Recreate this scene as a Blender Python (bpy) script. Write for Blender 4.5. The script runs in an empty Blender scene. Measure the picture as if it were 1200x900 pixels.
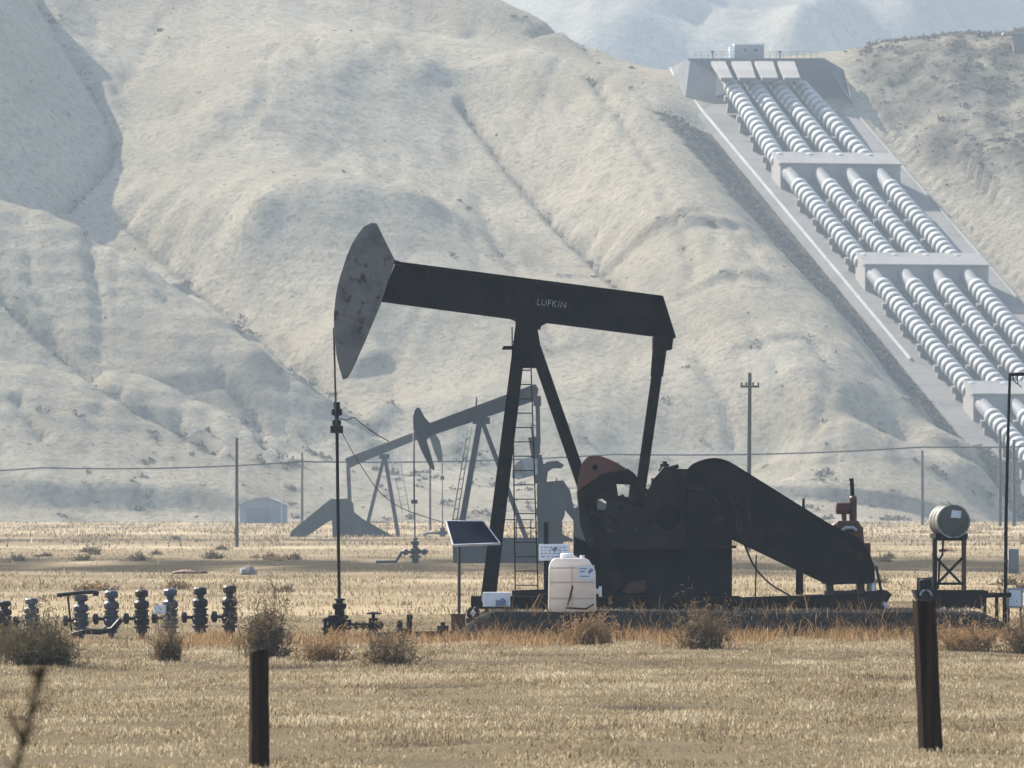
import bpy, bmesh, math, random
import numpy as np
from mathutils import Vector, Matrix

SC = bpy.context.scene
COL = SC.collection
rnd = random.Random(11)
F = 10000.0            # focal length in pixels of the 1200 px wide photograph (300 mm lens)
HZ = 603.0             # picture row of the horizon
CAM_H = 2.6

def P(px, py, Y):
    """world point seen at photo pixel (px, py) at distance Y"""
    return Vector(((px - 600.0) / F * Y, Y, CAM_H + (HZ - py) / F * Y))

# ------------------------------------------------------------------ tagging
def tag(o, label=None, cat=None, group=None, kind=None):
    if label: o['label'] = label
    if cat: o['category'] = cat
    if group: o['group'] = group
    if kind: o['kind'] = kind
    return o

def empty(name, loc, rz=0.0):
    o = bpy.data.objects.new(name, None)
    o.empty_display_size = 0.3
    COL.objects.link(o)
    o.location = loc
    o.rotation_euler = (0, 0, rz)
    return o

def thing(name, label, cat, loc, rz=0.0, group=None):
    return tag(empty(name, loc, rz), label, cat, group)

def copy_tree(o, parent=None):
    c = o.copy()
    COL.objects.link(c)
    if parent is not None:
        c.parent = parent
    for ch in [k for k in bpy.data.objects if k.parent == o]:
        copy_tree(ch, c)
    return c

# ------------------------------------------------------------------ mesh builder
class MB:
    def __init__(self):
        self.v = []; self.f = []; self.smooth = []
    def add(self, vs, fs, smooth=False):
        b = len(self.v)
        self.v.extend([tuple(p) for p in vs])
        for q in fs:
            self.f.append(tuple(b + i for i in q)); self.smooth.append(smooth)
        return self
    def box(self, c, s, rot=None):
        c = Vector(c); h = Vector(s) * 0.5
        vs = []
        for x, y, z in ((-1,-1,-1),(1,-1,-1),(1,1,-1),(-1,1,-1),(-1,-1,1),(1,-1,1),(1,1,1),(-1,1,1)):
            p = Vector((x*h.x, y*h.y, z*h.z))
            if rot is not None: p = rot @ p
            vs.append(c + p)
        return self.add(vs, [(0,3,2,1),(4,5,6,7),(0,1,5,4),(1,2,6,5),(2,3,7,6),(3,0,4,7)])
    def hexa(self, pts):
        return self.add(pts, [(0,3,2,1),(4,5,6,7),(0,1,5,4),(1,2,6,5),(2,3,7,6),(3,0,4,7)])
    def prism(self, outline, y0, y1, smooth=False):
        """outline: list of (x, z); extruded from y0 to y1"""
        n = len(outline)
        a = sum(outline[i][0]*outline[(i+1)%n][1]-outline[(i+1)%n][0]*outline[i][1] for i in range(n))
        if a < 0: outline = outline[::-1]
        vs = [(x, y0, z) for x, z in outline] + [(x, y1, z) for x, z in outline]
        fs = [tuple(range(n)), tuple(range(2*n-1, n-1, -1))]
        b = len(self.v)
        self.v.extend(vs)
        for q in fs:
            self.f.append(tuple(b+i for i in q)); self.smooth.append(False)
        for i in range(n):
            j = (i+1) % n
            self.f.append((b+i, b+n+i, b+n+j, b+j)); self.smooth.append(smooth)
        return self
    def tube(self, pts, rad, n=8, caps=True):
        pts = [Vector(p) for p in pts]
        if not isinstance(rad, (list, tuple)): rad = [rad]*len(pts)
        vs = []; fs = []
        up = Vector((0,0,1))
        t0 = (pts[1]-pts[0]).normalized()
        if abs(t0.dot(up)) > 0.95: up = Vector((1,0,0))
        for i, p in enumerate(pts):
            t = (pts[min(i+1,len(pts)-1)] - pts[max(i-1,0)]).normalized()
            a = up.cross(t)
            if a.length < 1e-5: a = Vector((1,0,0)).cross(t)
            a.normalize(); b = t.cross(a); 
            for k in range(n):
                w = 2*math.pi*k/n
                vs.append(p + (a*math.cos(w) + b*math.sin(w))*rad[i])
        for i in range(len(pts)-1):
            for k in range(n):
                j = (k+1) % n
                fs.append((i*n+k, i*n+j, (i+1)*n+j, (i+1)*n+k))
        self.add(vs, fs, True)
        if caps:
            b = len(self.v) - len(vs)
            self.f.append(tuple(b+k for k in range(n-1,-1,-1))); self.smooth.append(False)
            e = b + (len(pts)-1)*n
            self.f.append(tuple(e+k for k in range(n))); self.smooth.append(False)
        return self
    def bar(self, p, q, w, d, ref=(0,1,0)):
        """rectangular bar from p to q: w across (in plane normal to ref), d along ref"""
        p = Vector(p); q = Vector(q); t = (q-p).normalized(); r = Vector(ref)
        a = r.cross(t).normalized(); r = t.cross(a).normalized()
        if isinstance(w, (int, float)): w = (w, w)
        vs = []
        for pt, ww in ((p, w[0]), (q, w[1])):
            for sx, sy in ((-1,-1),(1,-1),(1,1),(-1,1)):
                vs.append(pt + a*(sx*ww/2) + r*(sy*d/2))
        return self.hexa(vs)
    def lathe(self, prof, n=16, axis=(0,0,1), org=(0,0,0), smooth=True):
        """prof: list of (r, h) along axis"""
        ax = Vector(axis).normalized()
        u = ax.orthogonal().normalized(); w = ax.cross(u)
        o = Vector(org); vs = []; fs = []
        for r, h in prof:
            for k in range(n):
                t = 2*math.pi*k/n
                vs.append(o + ax*h + (u*math.cos(t)+w*math.sin(t))*r)
        for i in range(len(prof)-1):
            for k in range(n):
                j = (k+1) % n
                fs.append((i*n+k, i*n+j, (i+1)*n+j, (i+1)*n+k))
        fs.append(tuple(range(n-1,-1,-1)))
        e = (len(prof)-1)*n
        self.add(vs, fs, smooth)
        b = len(self.v)-len(vs)
        self.f.append(tuple(b+e+k for k in range(n))); self.smooth.append(False)
        return self
    def build(self, name, mat, parent=None, bevel=0.0):
        me = bpy.data.meshes.new(name)
        me.from_pydata(self.v, [], self.f)
        me.polygons.foreach_set('use_smooth', self.smooth)
        me.materials.append(mat)
        me.update()
        bm = bmesh.new(); bm.from_mesh(me)
        bmesh.ops.recalc_face_normals(bm, faces=bm.faces)
        for e in bm.edges:
            if len(e.link_faces) == 2 and e.calc_face_angle(0.0) > 0.75: e.smooth = False
        bm.to_mesh(me); bm.free()
        o = bpy.data.objects.new(name, me)
        COL.objects.link(o)
        if parent is not None: o.parent = parent
        if bevel:
            m = o.modifiers.new('bevel', 'BEVEL'); m.width = bevel; m.segments = 2; m.limit_method = 'ANGLE'
        return o

def np_mesh(name, co, tris_or_quads, nper, mat, smooth=True, attrs=None, parent=None):
    me = bpy.data.meshes.new(name)
    co = np.asarray(co, np.float32); fa = np.asarray(tris_or_quads, np.int32)
    me.vertices.add(len(co)); me.vertices.foreach_set('co', co.ravel())
    nf = len(fa)
    me.loops.add(nf*nper); me.loops.foreach_set('vertex_index', fa.ravel())
    me.polygons.add(nf)
    me.polygons.foreach_set('loop_start', np.arange(0, nf*nper, nper, dtype=np.int32))
    me.polygons.foreach_set('loop_total', np.full(nf, nper, np.int32))
    me.polygons.foreach_set('use_smooth', np.full(nf, smooth))
    me.update(calc_edges=True)
    if attrs:
        for k, a in attrs.items():
            at = me.attributes.new(k, 'FLOAT', 'POINT')
            at.data.foreach_set('value', np.asarray(a, np.float32))
    me.materials.append(mat)
    o = bpy.data.objects.new(name, me); COL.objects.link(o)
    if parent is not None: o.parent = parent
    return o

# ------------------------------------------------------------------ numpy noise
_perm = np.random.RandomState(5).permutation(4096)
_ang = np.random.RandomState(6).rand(4096)*2*np.pi
def pnoise(x, y):
    xi = np.floor(x).astype(np.int64); yi = np.floor(y).astype(np.int64)
    xf = x-xi; yf = y-yi
    u = xf*xf*xf*(xf*(xf*6-15)+10); v = yf*yf*yf*(yf*(yf*6-15)+10)
    def g(ix, iy, dx, dy):
        h = _perm[(_perm[ix & 4095] + iy) & 4095]
        return np.cos(_ang[h])*dx + np.sin(_ang[h])*dy
    a = g(xi, yi, xf, yf); b = g(xi+1, yi, xf-1, yf)
    c = g(xi, yi+1, xf, yf-1); d = g(xi+1, yi+1, xf-1, yf-1)
    return (a*(1-u)+b*u)*(1-v) + (c*(1-u)+d*u)*v
def fbm(x, y, o=4, g=0.5):
    s = 0; a = 1.0
    for i in range(o):
        s = s + a*pnoise(x+17.3*i, y-9.1*i); x = x*2.03; y = y*2.03; a *= g
    return s

# ------------------------------------------------------------------ materials
def new_mat(name):
    m = bpy.data.materials.new(name); m.use_nodes = True
    nt = m.node_tree
    for n in list(nt.nodes): nt.nodes.remove(n)
    out = nt.nodes.new('ShaderNodeOutputMaterial')
    return m, nt, out
def N(nt, typ, **kw):
    n = nt.nodes.new(typ)
    for k, v in kw.items():
        if k in n.inputs.keys() if hasattr(n.inputs, 'keys') else False: n.inputs[k].default_value = v
        else: setattr(n, k, v)
    return n
def rgba(c): return (c[0], c[1], c[2], 1.0)
def noise_node(nt, vec, scale, detail=4, rough=0.55):
    n = nt.nodes.new('ShaderNodeTexNoise')
    n.inputs['Scale'].default_value = scale; n.inputs['Detail'].default_value = detail
    n.inputs['Roughness'].default_value = rough
    nt.links.new(vec, n.inputs['Vector'])
    return n
def mapping(nt, vec, scale):
    m = nt.nodes.new('ShaderNodeMapping'); m.inputs['Scale'].default_value = scale
    nt.links.new(vec, m.inputs['Vector']); return m.outputs[0]
def ramp(nt, fac, stops):
    r = nt.nodes.new('ShaderNodeValToRGB')
    e = r.color_ramp.elements
    while len(e) < len(stops): e.new(0.5)
    for i, (p, c) in enumerate(stops):
        e[i].position = p; e[i].color = rgba(c)
    nt.links.new(fac, r.inputs['Fac']); return r
def mixc(nt, fac, a, b, mode='MIX'):
    m = nt.nodes.new('ShaderNodeMix'); m.data_type = 'RGBA'; m.blend_type = mode
    for s, v in ((0, fac), (6, a), (7, b)):
        if hasattr(v, 'is_output'): nt.links.new(v, m.inputs[s])
        elif isinstance(v, (int, float)): m.inputs[s].default_value = v
        else: m.inputs[s].default_value = rgba(v)
    return m.outputs[2]
def bump(nt, h, strength, dist, normal=None):
    b = nt.nodes.new('ShaderNodeBump'); b.inputs['Strength'].default_value = strength
    b.inputs['Distance'].default_value = dist
    nt.links.new(h, b.inputs['Height'])
    if normal is not None: nt.links.new(normal, b.inputs['Normal'])
    return b.outputs[0]

def surf(name, base, second, scale=1.0, lo=0.45, hi=0.62, rough=0.6, metal=0.0, bmp=0.15, bdist=0.02, third=None, stretch=(1,1,1), t_scale=6.0, t_lo=0.6, t_hi=0.68, spec=0.3):
    """paint / wood / concrete: base colour with worn patches of a second (and third) colour"""
    m, nt, out = new_mat(name)
    tc = nt.nodes.new('ShaderNodeTexCoord')
    v = mapping(nt, tc.outputs['Object'], stretch)
    n1 = noise_node(nt, v, scale, 6, 0.6)
    c = ramp(nt, n1.outputs['Fac'], [(lo, base), (hi, second)]).outputs['Color']
    if third:
        n2 = noise_node(nt, v, t_scale, 4, 0.6)
        f = ramp(nt, n2.outputs['Fac'], [(t_lo, (0,0,0)), (t_hi, (1,1,1))]).outputs['Color']
        c = mixc(nt, f, c, third)
    n3 = noise_node(nt, v, scale*7, 3, 0.6)
    c = mixc(nt, ramp(nt, n3.outputs['Fac'], [(0.3,(0.78,)*3),(0.7,(1.0,)*3)]).outputs['Color'], (0,0,0), c) if False else c
    b = nt.nodes.new('ShaderNodeBsdfPrincipled')
    nt.links.new(c, b.inputs['Base Color'])
    b.inputs['Roughness'].default_value = rough; b.inputs['Metallic'].default_value = metal
    b.inputs['Specular IOR Level'].default_value = spec
    nt.links.new(bump(nt, n3.outputs['Fac'], bmp, bdist), b.inputs['Normal'])
    nt.links.new(b.outputs[0], out.inputs['Surface'])
    return m

M = {}
M['black'] = surf('black_paint', (0.006,0.006,0.008), (0.016,0.013,0.012), 1.3, rough=0.7, third=(0.035,0.018,0.011), t_scale=2.2, t_lo=0.62, t_hi=0.72, spec=0.05)
M['blackblue'] = surf('blue_black_paint', (0.006,0.007,0.011), (0.011,0.012,0.016), 0.9, rough=0.7, spec=0.05)
M['headgrey'] = surf('weathered_grey_paint', (0.15,0.148,0.14), (0.09,0.088,0.084), 1.6, rough=0.7, third=(0.045,0.026,0.018), t_scale=3.4, t_lo=0.57, t_hi=0.68, spec=0.15)
M['rustpaint'] = surf('rust_red_paint', (0.115,0.045,0.034), (0.07,0.03,0.024), 1.5, rough=0.7)
M['engred'] = surf('engine_red_paint', (0.085,0.022,0.015), (0.035,0.014,0.011), 3.0, rough=0.55)
M['darkrust'] = surf('dark_rust', (0.10,0.045,0.022), (0.05,0.025,0.016), 2.0, rough=0.8)
M['gearbrown'] = surf('oily_brown_iron', (0.020,0.0155,0.012), (0.010,0.009,0.009), 1.4, rough=0.6, third=(0.045,0.028,0.018), t_scale=3.0, t_lo=0.6, t_hi=0.72, spec=0.12)
M['wornblack'] = surf('worn_black_iron', (0.011,0.011,0.013), (0.024,0.020,0.018), 2.2, rough=0.6, third=(0.05,0.038,0.03), t_scale=5.0, t_lo=0.64, t_hi=0.72, spec=0.15)
M['flake'] = surf('old_metal', (0.035,0.026,0.022), (0.02,0.015,0.012), 3.0, rough=0.8, spec=0.05)
M['steel'] = surf('dark_steel', (0.035,0.034,0.035), (0.06,0.05,0.042), 3.0, rough=0.5, metal=0.3)
M['bright'] = surf('bare_steel', (0.45,0.45,0.46), (0.25,0.24,0.24), 6.0, rough=0.35, metal=0.6)
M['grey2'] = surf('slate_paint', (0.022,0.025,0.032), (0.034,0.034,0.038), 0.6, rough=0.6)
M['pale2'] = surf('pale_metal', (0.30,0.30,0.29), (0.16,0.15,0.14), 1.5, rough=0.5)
M['valveblue'] = surf('valve_blue_grey', (0.045,0.052,0.068), (0.026,0.027,0.033), 4.0, rough=0.5, third=(0.05,0.026,0.018))
M['valvecap'] = surf('valve_cap_blue', (0.06,0.07,0.11), (0.035,0.04,0.06), 4.0, rough=0.5)
M['valvedark'] = surf('valve_dark', (0.012,0.011,0.012), (0.026,0.018,0.016), 4.0, rough=0.6)
M['valvemaroon'] = surf('valve_maroon', (0.03,0.012,0.012), (0.018,0.01,0.01), 4.0, rough=0.6)
M['wood'] = surf('weathered_wood', (0.045,0.023,0.012), (0.012,0.008,0.006), 1.0, lo=0.35, hi=0.65, rough=0.9, spec=0.05, stretch=(14,14,0.6), bmp=0.6, bdist=0.03)
M['polewood'] = surf('pole_wood', (0.05,0.042,0.036), (0.03,0.025,0.022), 1.0, rough=0.85, stretch=(8,8,0.4))
M['concrete'] = surf('concrete', (0.21,0.20,0.187), (0.155,0.15,0.145), 0.12, rough=0.85, bmp=0.3, third=(0.18,0.175,0.17), t_scale=0.5, t_lo=0.58, t_hi=0.72)
M['bedconc'] = surf('bed_lining', (0.135,0.13,0.125), (0.10,0.097,0.093), 0.10, rough=0.9, bmp=0.3, third=(0.11,0.107,0.103), t_scale=0.35, t_lo=0.56, t_hi=0.72)
M['gunite'] = surf('dark_lining', (0.055,0.058,0.062), (0.085,0.086,0.086), 0.15, rough=0.95)
M['pipewhite'] = surf('white_pipe_paint', (0.44,0.44,0.43), (0.36,0.355,0.345), 0.25, rough=0.7, third=(0.30,0.28,0.26), t_scale=0.7, t_lo=0.60, t_hi=0.74, spec=0.08)
M['pipeshade'] = surf('pipe_paint_shaded', (0.17,0.173,0.178), (0.13,0.133,0.138), 0.3, rough=0.7, spec=0.08)  # greyed copy of the pipe paint: shade between the rings put into colour
M['whitepaint'] = surf('white_paint', (0.78,0.78,0.77), (0.66,0.66,0.65), 1.0, rough=0.5)
M['boxgrey'] = surf('cabinet_grey', (0.24,0.245,0.25), (0.19,0.19,0.2), 2.0, rough=0.5)
M['boxwhite'] = surf('cabinet_white', (0.62,0.64,0.68), (0.52,0.54,0.58), 2.0, rough=0.5)
M['barrel'] = surf('barrel_olive', (0.085,0.085,0.066), (0.055,0.055,0.045), 2.0, rough=0.5, third=(0.10,0.05,0.03), t_scale=4)
M['panel'] = surf('solar_cell', (0.008,0.010,0.020), (0.010,0.012,0.025), 2.0, rough=0.7, spec=0.0)
M['frame'] = surf('aluminium_frame', (0.6,0.6,0.62), (0.5,0.5,0.5), 3.0, rough=0.4, metal=0.4)
M['rubber'] = surf('black_rubber', (0.015,0.015,0.016), (0.03,0.03,0.03), 5.0, rough=0.8)
M['barn'] = surf('barn_sheet', (0.20,0.22,0.25), (0.175,0.19,0.215), 0.3, rough=0.7)
M['barndoor'] = surf('barn_door', (0.14,0.155,0.18), (0.12,0.13,0.15), 0.5, rough=0.7)
M['rock'] = surf('grey_rock', (0.22,0.22,0.23), (0.14,0.14,0.14), 1.5, rough=0.9, bmp=0.8, bdist=0.1)
M['letter'] = surf('white_lettering', (0.30,0.30,0.29), (0.10,0.10,0.10), 14.0, rough=0.6)
M['print'] = surf('blue_print', (0.10,0.14,0.28), (0.2,0.22,0.3), 9.0, rough=0.6)
M['mastgrey'] = surf('mast_grey', (0.42,0.43,0.44), (0.36,0.37,0.38), 1.0, rough=0.6)
M['glass'] = surf('dark_glass', (0.03,0.035,0.045), (0.04,0.045,0.05), 1.0, rough=0.1)
M['orange'] = surf('orange_flag', (0.75,0.25,0.05), (0.6,0.2,0.05), 3.0, rough=0.6)

def vary(m, amt):
    """small brightness differences from one copy to the next (age and dirt of each fitting)"""
    nt = m.node_tree; b = [n for n in nt.nodes if n.type == 'BSDF_PRINCIPLED'][0]
    src = b.inputs['Base Color'].links[0].from_socket
    oi = nt.nodes.new('ShaderNodeObjectInfo')
    r = ramp(nt, oi.outputs['Random'], [(0.0, (1-amt,)*3), (1.0, (1.0,)*3)])
    nt.links.new(mixc(nt, 1.0, src, r.outputs['Color'], 'MULTIPLY'), b.inputs['Base Color'])
vary(M['pipewhite'], 0.28)

def tank_mat():
    m, nt, out = new_mat('milky_plastic')
    tc = nt.nodes.new('ShaderNodeTexCoord')
    n = noise_node(nt, tc.outputs['Object'], 2.0, 4)
    sep = nt.nodes.new('ShaderNodeSeparateXYZ'); nt.links.new(tc.outputs['Object'], sep.inputs[0])
    z = ramp(nt, sep.outputs['Z'], [(0.80,(0.58,0.515,0.455)),(1.0,(0.68,0.66,0.64))]).outputs['Color']   # liquid below, empty above
    c = mixc(nt, 0.35, z, ramp(nt, n.outputs['Fac'], [(0.3,(0.55,0.5,0.46)),(0.7,(0.75,0.72,0.7))]).outputs['Color'])
    d = nt.nodes.new('ShaderNodeBsdfPrincipled'); d.inputs['Roughness'].default_value = 0.4
    t = nt.nodes.new('ShaderNodeBsdfTranslucent')
    nt.links.new(c, d.inputs['Base Color']); nt.links.new(c, t.inputs['Color'])
    mx = nt.nodes.new('ShaderNodeMixShader'); mx.inputs[0].default_value = 0.55
    nt.links.new(d.outputs[0], mx.inputs[1]); nt.links.new(t.outputs[0], mx.inputs[2])
    nt.links.new(mx.outputs[0], out.inputs['Surface'])
    return m
M['tank'] = tank_mat()

def grass_mat(name, cols, trans=0.35):
    """dry blades: colour varies by the per-blade attribute 'tint'"""
    m, nt, out = new_mat(name)
    at = nt.nodes.new('ShaderNodeAttribute'); at.attribute_name = 'tint'
    c = ramp(nt, at.outputs['Fac'], cols).outputs['Color']
    d = nt.nodes.new('ShaderNodeBsdfDiffuse'); t = nt.nodes.new('ShaderNodeBsdfTranslucent')
    nt.links.new(c, d.inputs['Color']); nt.links.new(c, t.inputs['Color'])
    mx = nt.nodes.new('ShaderNodeMixShader'); mx.inputs[0].default_value = trans
    nt.links.new(d.outputs[0], mx.inputs[1]); nt.links.new(t.outputs[0], mx.inputs[2])
    nt.links.new(mx.outputs[0], out.inputs['Surface'])
    return m
M['grass'] = grass_mat('dry_grass', [(0.0,(0.07,0.05,0.03)),(0.25,(0.17,0.122,0.068)),(0.55,(0.29,0.225,0.138)),(0.82,(0.40,0.325,0.21)),(1.0,(0.53,0.455,0.33))])
M['russet'] = grass_mat('russet_weed', [(0.0,(0.06,0.04,0.026)),(0.4,(0.19,0.115,0.058)),(0.75,(0.29,0.175,0.08)),(1.0,(0.40,0.28,0.15))])
M['shrub'] = grass_mat('shrub_twig', [(0.0,(0.03,0.024,0.018)),(0.5,(0.095,0.066,0.040)),(0.8,(0.19,0.135,0.078)),(1.0,(0.32,0.235,0.14))], 0.2)
M['shrubgreen'] = grass_mat('shrub_olive', [(0.0,(0.03,0.025,0.016)),(0.5,(0.08,0.064,0.036)),(0.85,(0.15,0.118,0.062)),(1.0,(0.25,0.20,0.11))], 0.2)
M['shrubrust'] = grass_mat('shrub_russet', [(0.0,(0.05,0.035,0.022)),(0.4,(0.15,0.095,0.052)),(0.8,(0.27,0.17,0.085)),(1.0,(0.36,0.25,0.14))], 0.3)
M['scrub'] = grass_mat('hill_scrub', [(0.0,(0.05,0.046,0.038)),(0.5,(0.09,0.08,0.062)),(1.0,(0.15,0.13,0.10))], 0.2)

def ground_mat():
    m, nt, out = new_mat('dry_plain')
    geo = nt.nodes.new('ShaderNodeNewGeometry'); v = geo.outputs['Position']
    big = noise_node(nt, mapping(nt, v, (0.35,1,1)), 0.028, 5, 0.62)
    c = ramp(nt, big.outputs['Fac'], [(0.36,(0.12,0.096,0.064)),(0.46,(0.20,0.158,0.10)),(0.56,(0.27,0.218,0.14)),(0.68,(0.33,0.272,0.185))]).outputs['Color']
    fine = noise_node(nt, v, 2.5, 5, 0.7)
    c = mixc(nt, ramp(nt, fine.outputs['Fac'], [(0.35,(0.6,)*3),(0.6,(0,0,0))]).outputs['Color'], c, (0.19,0.15,0.10))
    mid = noise_node(nt, mapping(nt, v, (0.8,0.5,1)), 0.35, 4, 0.65)
    c = mixc(nt, ramp(nt, mid.outputs['Fac'], [(0.56,(0,0,0)),(0.66,(0.75,)*3)]).outputs['Color'], c, (0.15,0.125,0.085))
    at = nt.nodes.new('ShaderNodeAttribute'); at.attribute_name = 'scrub'
    c = mixc(nt, at.outputs['Fac'], c, mixc(nt, fine.outputs['Fac'], (0.022,0.0185,0.013), (0.056,0.047,0.033)))
    at = nt.nodes.new('ShaderNodeAttribute'); at.attribute_name = 'oil'  # painted shade of the pad bank and the wheel tracks
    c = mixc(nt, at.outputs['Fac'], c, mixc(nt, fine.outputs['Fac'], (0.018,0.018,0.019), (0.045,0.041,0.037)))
    b = nt.nodes.new('ShaderNodeBsdfDiffuse'); nt.links.new(c, b.inputs['Color'])
    nt.links.new(bump(nt, fine.outputs['Fac'], 0.9, 0.15), b.inputs['Normal'])
    nt.links.new(b.outputs[0], out.inputs['Surface'])
    return m
M['ground'] = ground_mat()

def hill_mat(name, far=False):
    m, nt, out = new_mat(name)
    geo = nt.nodes.new('ShaderNodeNewGeometry'); v = geo.outputs['Position']
    k = 0.35 if far else 1.0
    big = noise_node(nt, v, 0.03*k, 5, 0.6)
    c = ramp(nt, big.outputs['Fac'], [(0.35,(0.30,0.265,0.205)),(0.5,(0.37,0.33,0.26)),(0.66,(0.43,0.385,0.305))] if far else [(0.35,(0.43,0.37,0.275)),(0.5,(0.50,0.435,0.325)),(0.66,(0.55,0.485,0.37))]).outputs['Color']
    pat = noise_node(nt, mapping(nt, v, (1.0,0.5,1.0)), 0.22*k, 6, 0.68)
    c = mixc(nt, ramp(nt, pat.outputs['Fac'], [(0.36,(0.55,)*3),(0.56,(0,0,0))]).outputs['Color'], c, (0.22,0.20,0.17) if far else (0.36,0.31,0.23))
    # tufts and brush
    tuft = noise_node(nt, v, 0.95*k, 5, 0.72)
    c = mixc(nt, ramp(nt, tuft.outputs['Fac'], [(0.36,(0.75,)*3),(0.52,(0,0,0))]).outputs['Color'], c, (0.26,0.23,0.18) if far else (0.29,0.25,0.185))
    at = nt.nodes.new('ShaderNodeAttribute'); at.attribute_name = 'brush'
    c = mixc(nt, at.outputs['Fac'], c, mixc(nt, tuft.outputs['Fac'], (0.085,0.076,0.06), (0.21,0.185,0.14)))
    at2 = nt.nodes.new('ShaderNodeAttribute'); at2.attribute_name = 'track'
    c = mixc(nt, at2.outputs['Fac'], c, (0.52,0.47,0.38))
    # grazing terracettes: wavering contour steps
    sep = nt.nodes.new('ShaderNodeSeparateXYZ'); nt.links.new(v, sep.inputs[0])
    wob = noise_node(nt, v, 0.10*k, 3, 0.5)
    ma = nt.nodes.new('ShaderNodeMath'); ma.operation = 'MULTIPLY_ADD'
    nt.links.new(wob.outputs['Fac'], ma.inputs[0]); ma.inputs[1].default_value = 5.0; nt.links.new(sep.outputs['Z'], ma.inputs[2])
    sn = nt.nodes.new('ShaderNodeMath'); sn.operation = 'SINE'
    mu = nt.nodes.new('ShaderNodeMath'); mu.operation = 'MULTIPLY'; nt.links.new(ma.outputs[0], mu.inputs[0]); mu.inputs[1].default_value = 6.5*k
    nt.links.new(mu.outputs[0], sn.inputs[0])
    fine = noise_node(nt, mapping(nt, v, (1.0,0.55,1.0)), 1.5*k, 6, 0.72)
    b1 = bump(nt, sn.outputs[0], 0.22, 0.12/k)
    b2 = bump(nt, fine.outputs['Fac'], 1.0, 1.1/k, b1)
    b3 = bump(nt, tuft.outputs['Fac'], 0.5, 1.0/k, b2)
    d = nt.nodes.new('ShaderNodeBsdfDiffuse'); d.inputs['Roughness'].default_value = 0.6
    nt.links.new(c, d.inputs['Color']); nt.links.new(b3, d.inputs['Normal'])
    nt.links.new(d.outputs[0], out.inputs['Surface'])
    return m
M['hill'] = hill_mat('dry_hill'); M['farhill'] = hill_mat('far_hill', True)
# ================================================================== LIGHT, CAMERA, AIR
SUN_EL, SUN_AZ = 38.0, -43.0      # azimuth measured from straight ahead, negative = left
S = Vector((math.sin(math.radians(SUN_AZ))*math.cos(math.radians(SUN_EL)),
            math.cos(math.radians(SUN_AZ))*math.cos(math.radians(SUN_EL)), math.sin(math.radians(SUN_EL))))
w = bpy.data.worlds.new('World'); SC.world = w; w.use_nodes = True
nt = w.node_tree
bg = nt.nodes['Background']
sky = nt.nodes.new('ShaderNodeTexSky'); sky.sky_type = 'NISHITA'; sky.sun_disc = False
sky.sun_elevation = math.radians(SUN_EL); sky.sun_rotation = math.radians(SUN_AZ)
sky.dust_density = 2.0
nt.links.new(sky.outputs[0], bg.inputs['Color']); bg.inputs['Strength'].default_value = 0.095
sl = bpy.data.lights.new('sun', 'SUN'); sl.energy = 5.0; sl.angle = math.radians(0.5); sl.color = (1.0, 0.94, 0.84)
so = bpy.data.objects.new('sun', sl); COL.objects.link(so)
so.rotation_euler = S.to_track_quat('Z', 'Y').to_euler()
so.location = (-60, 80, 90)

cam = bpy.data.cameras.new('camera'); co = bpy.data.objects.new('camera', cam); COL.objects.link(co)
co.location = (0, 0, CAM_H); co.rotation_euler = (math.radians(90), 0, 0)
cam.sensor_width = 36.0; cam.lens = 36.0*F/1200.0; cam.shift_y = (HZ-450.0)/1200.0
cam.clip_start = 1.0; cam.clip_end = 20000.0
cam.dof.use_dof = True; cam.dof.focus_distance = 185.0; cam.dof.aperture_fstop = 10.0
SC.camera = co
SC.view_settings.view_transform = 'Standard'; SC.view_settings.look = 'None'
SC.view_settings.exposure = 1.55; SC.view_settings.gamma = 1.0
SC.render.engine = 'CYCLES'
SC.cycles.max_bounces = 6; SC.cycles.diffuse_bounces = 2; SC.cycles.glossy_bounces = 2
SC.cycles.transmission_bounces = 4; SC.cycles.volume_bounces = 1; SC.cycles.transparent_max_bounces = 8
SC.cycles.use_adaptive_sampling = True

def haze():
    m, nt, out = new_mat('haze_air')
    v = nt.nodes.new('ShaderNodeVolumePrincipled')
    v.inputs['Color'].default_value = (0.67, 0.825, 1.0, 1)
    v.inputs['Density'].default_value = HAZE_D
    v.inputs['Anisotropy'].default_value = 0.25
    nt.links.new(v.outputs[0], out.inputs['Volume'])
    b = MB().box((0, 2000-20, 130), (1800, 4200, 266))
    o = b.build('haze', m); tag(o, kind='stuff')
HAZE_D = 0.00010
haze()

# ================================================================== GROUND
def gz(x, y):
    """height of the plain"""
    x = np.asarray(x, float); y = np.asarray(y, float)
    z = np.clip((y-400)/600, 0, 1)*1.7
    z = z + 0.10*fbm(x/14.0, y/22.0, 3)*np.clip((y-40)/60, 0, 1)
    z = z - 0.05*ruts(x, y)
    # raised gravel pad under the near pumping unit (front bank faces the road)
    ex = np.clip((x+1.35)/0.8, 0, 1)*np.clip((10.9-x)/1.0, 0, 1)
    ey = np.clip((y-178.4 - 0.25*pnoise(x*1.3, y*0.0+3.3))/0.30, 0, 1)*np.clip((207-y)/6.0, 0, 1)
    pad = ex*ey
    z = z*(1-pad) + pad*0.56
    # low roadside bank at the photographer's feet
    z = z + np.clip((60-y)/40, 0, 1)*0.5
    return z
def gzf(x, y): return float(gz(np.array([x]), np.array([y]))[0])

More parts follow.
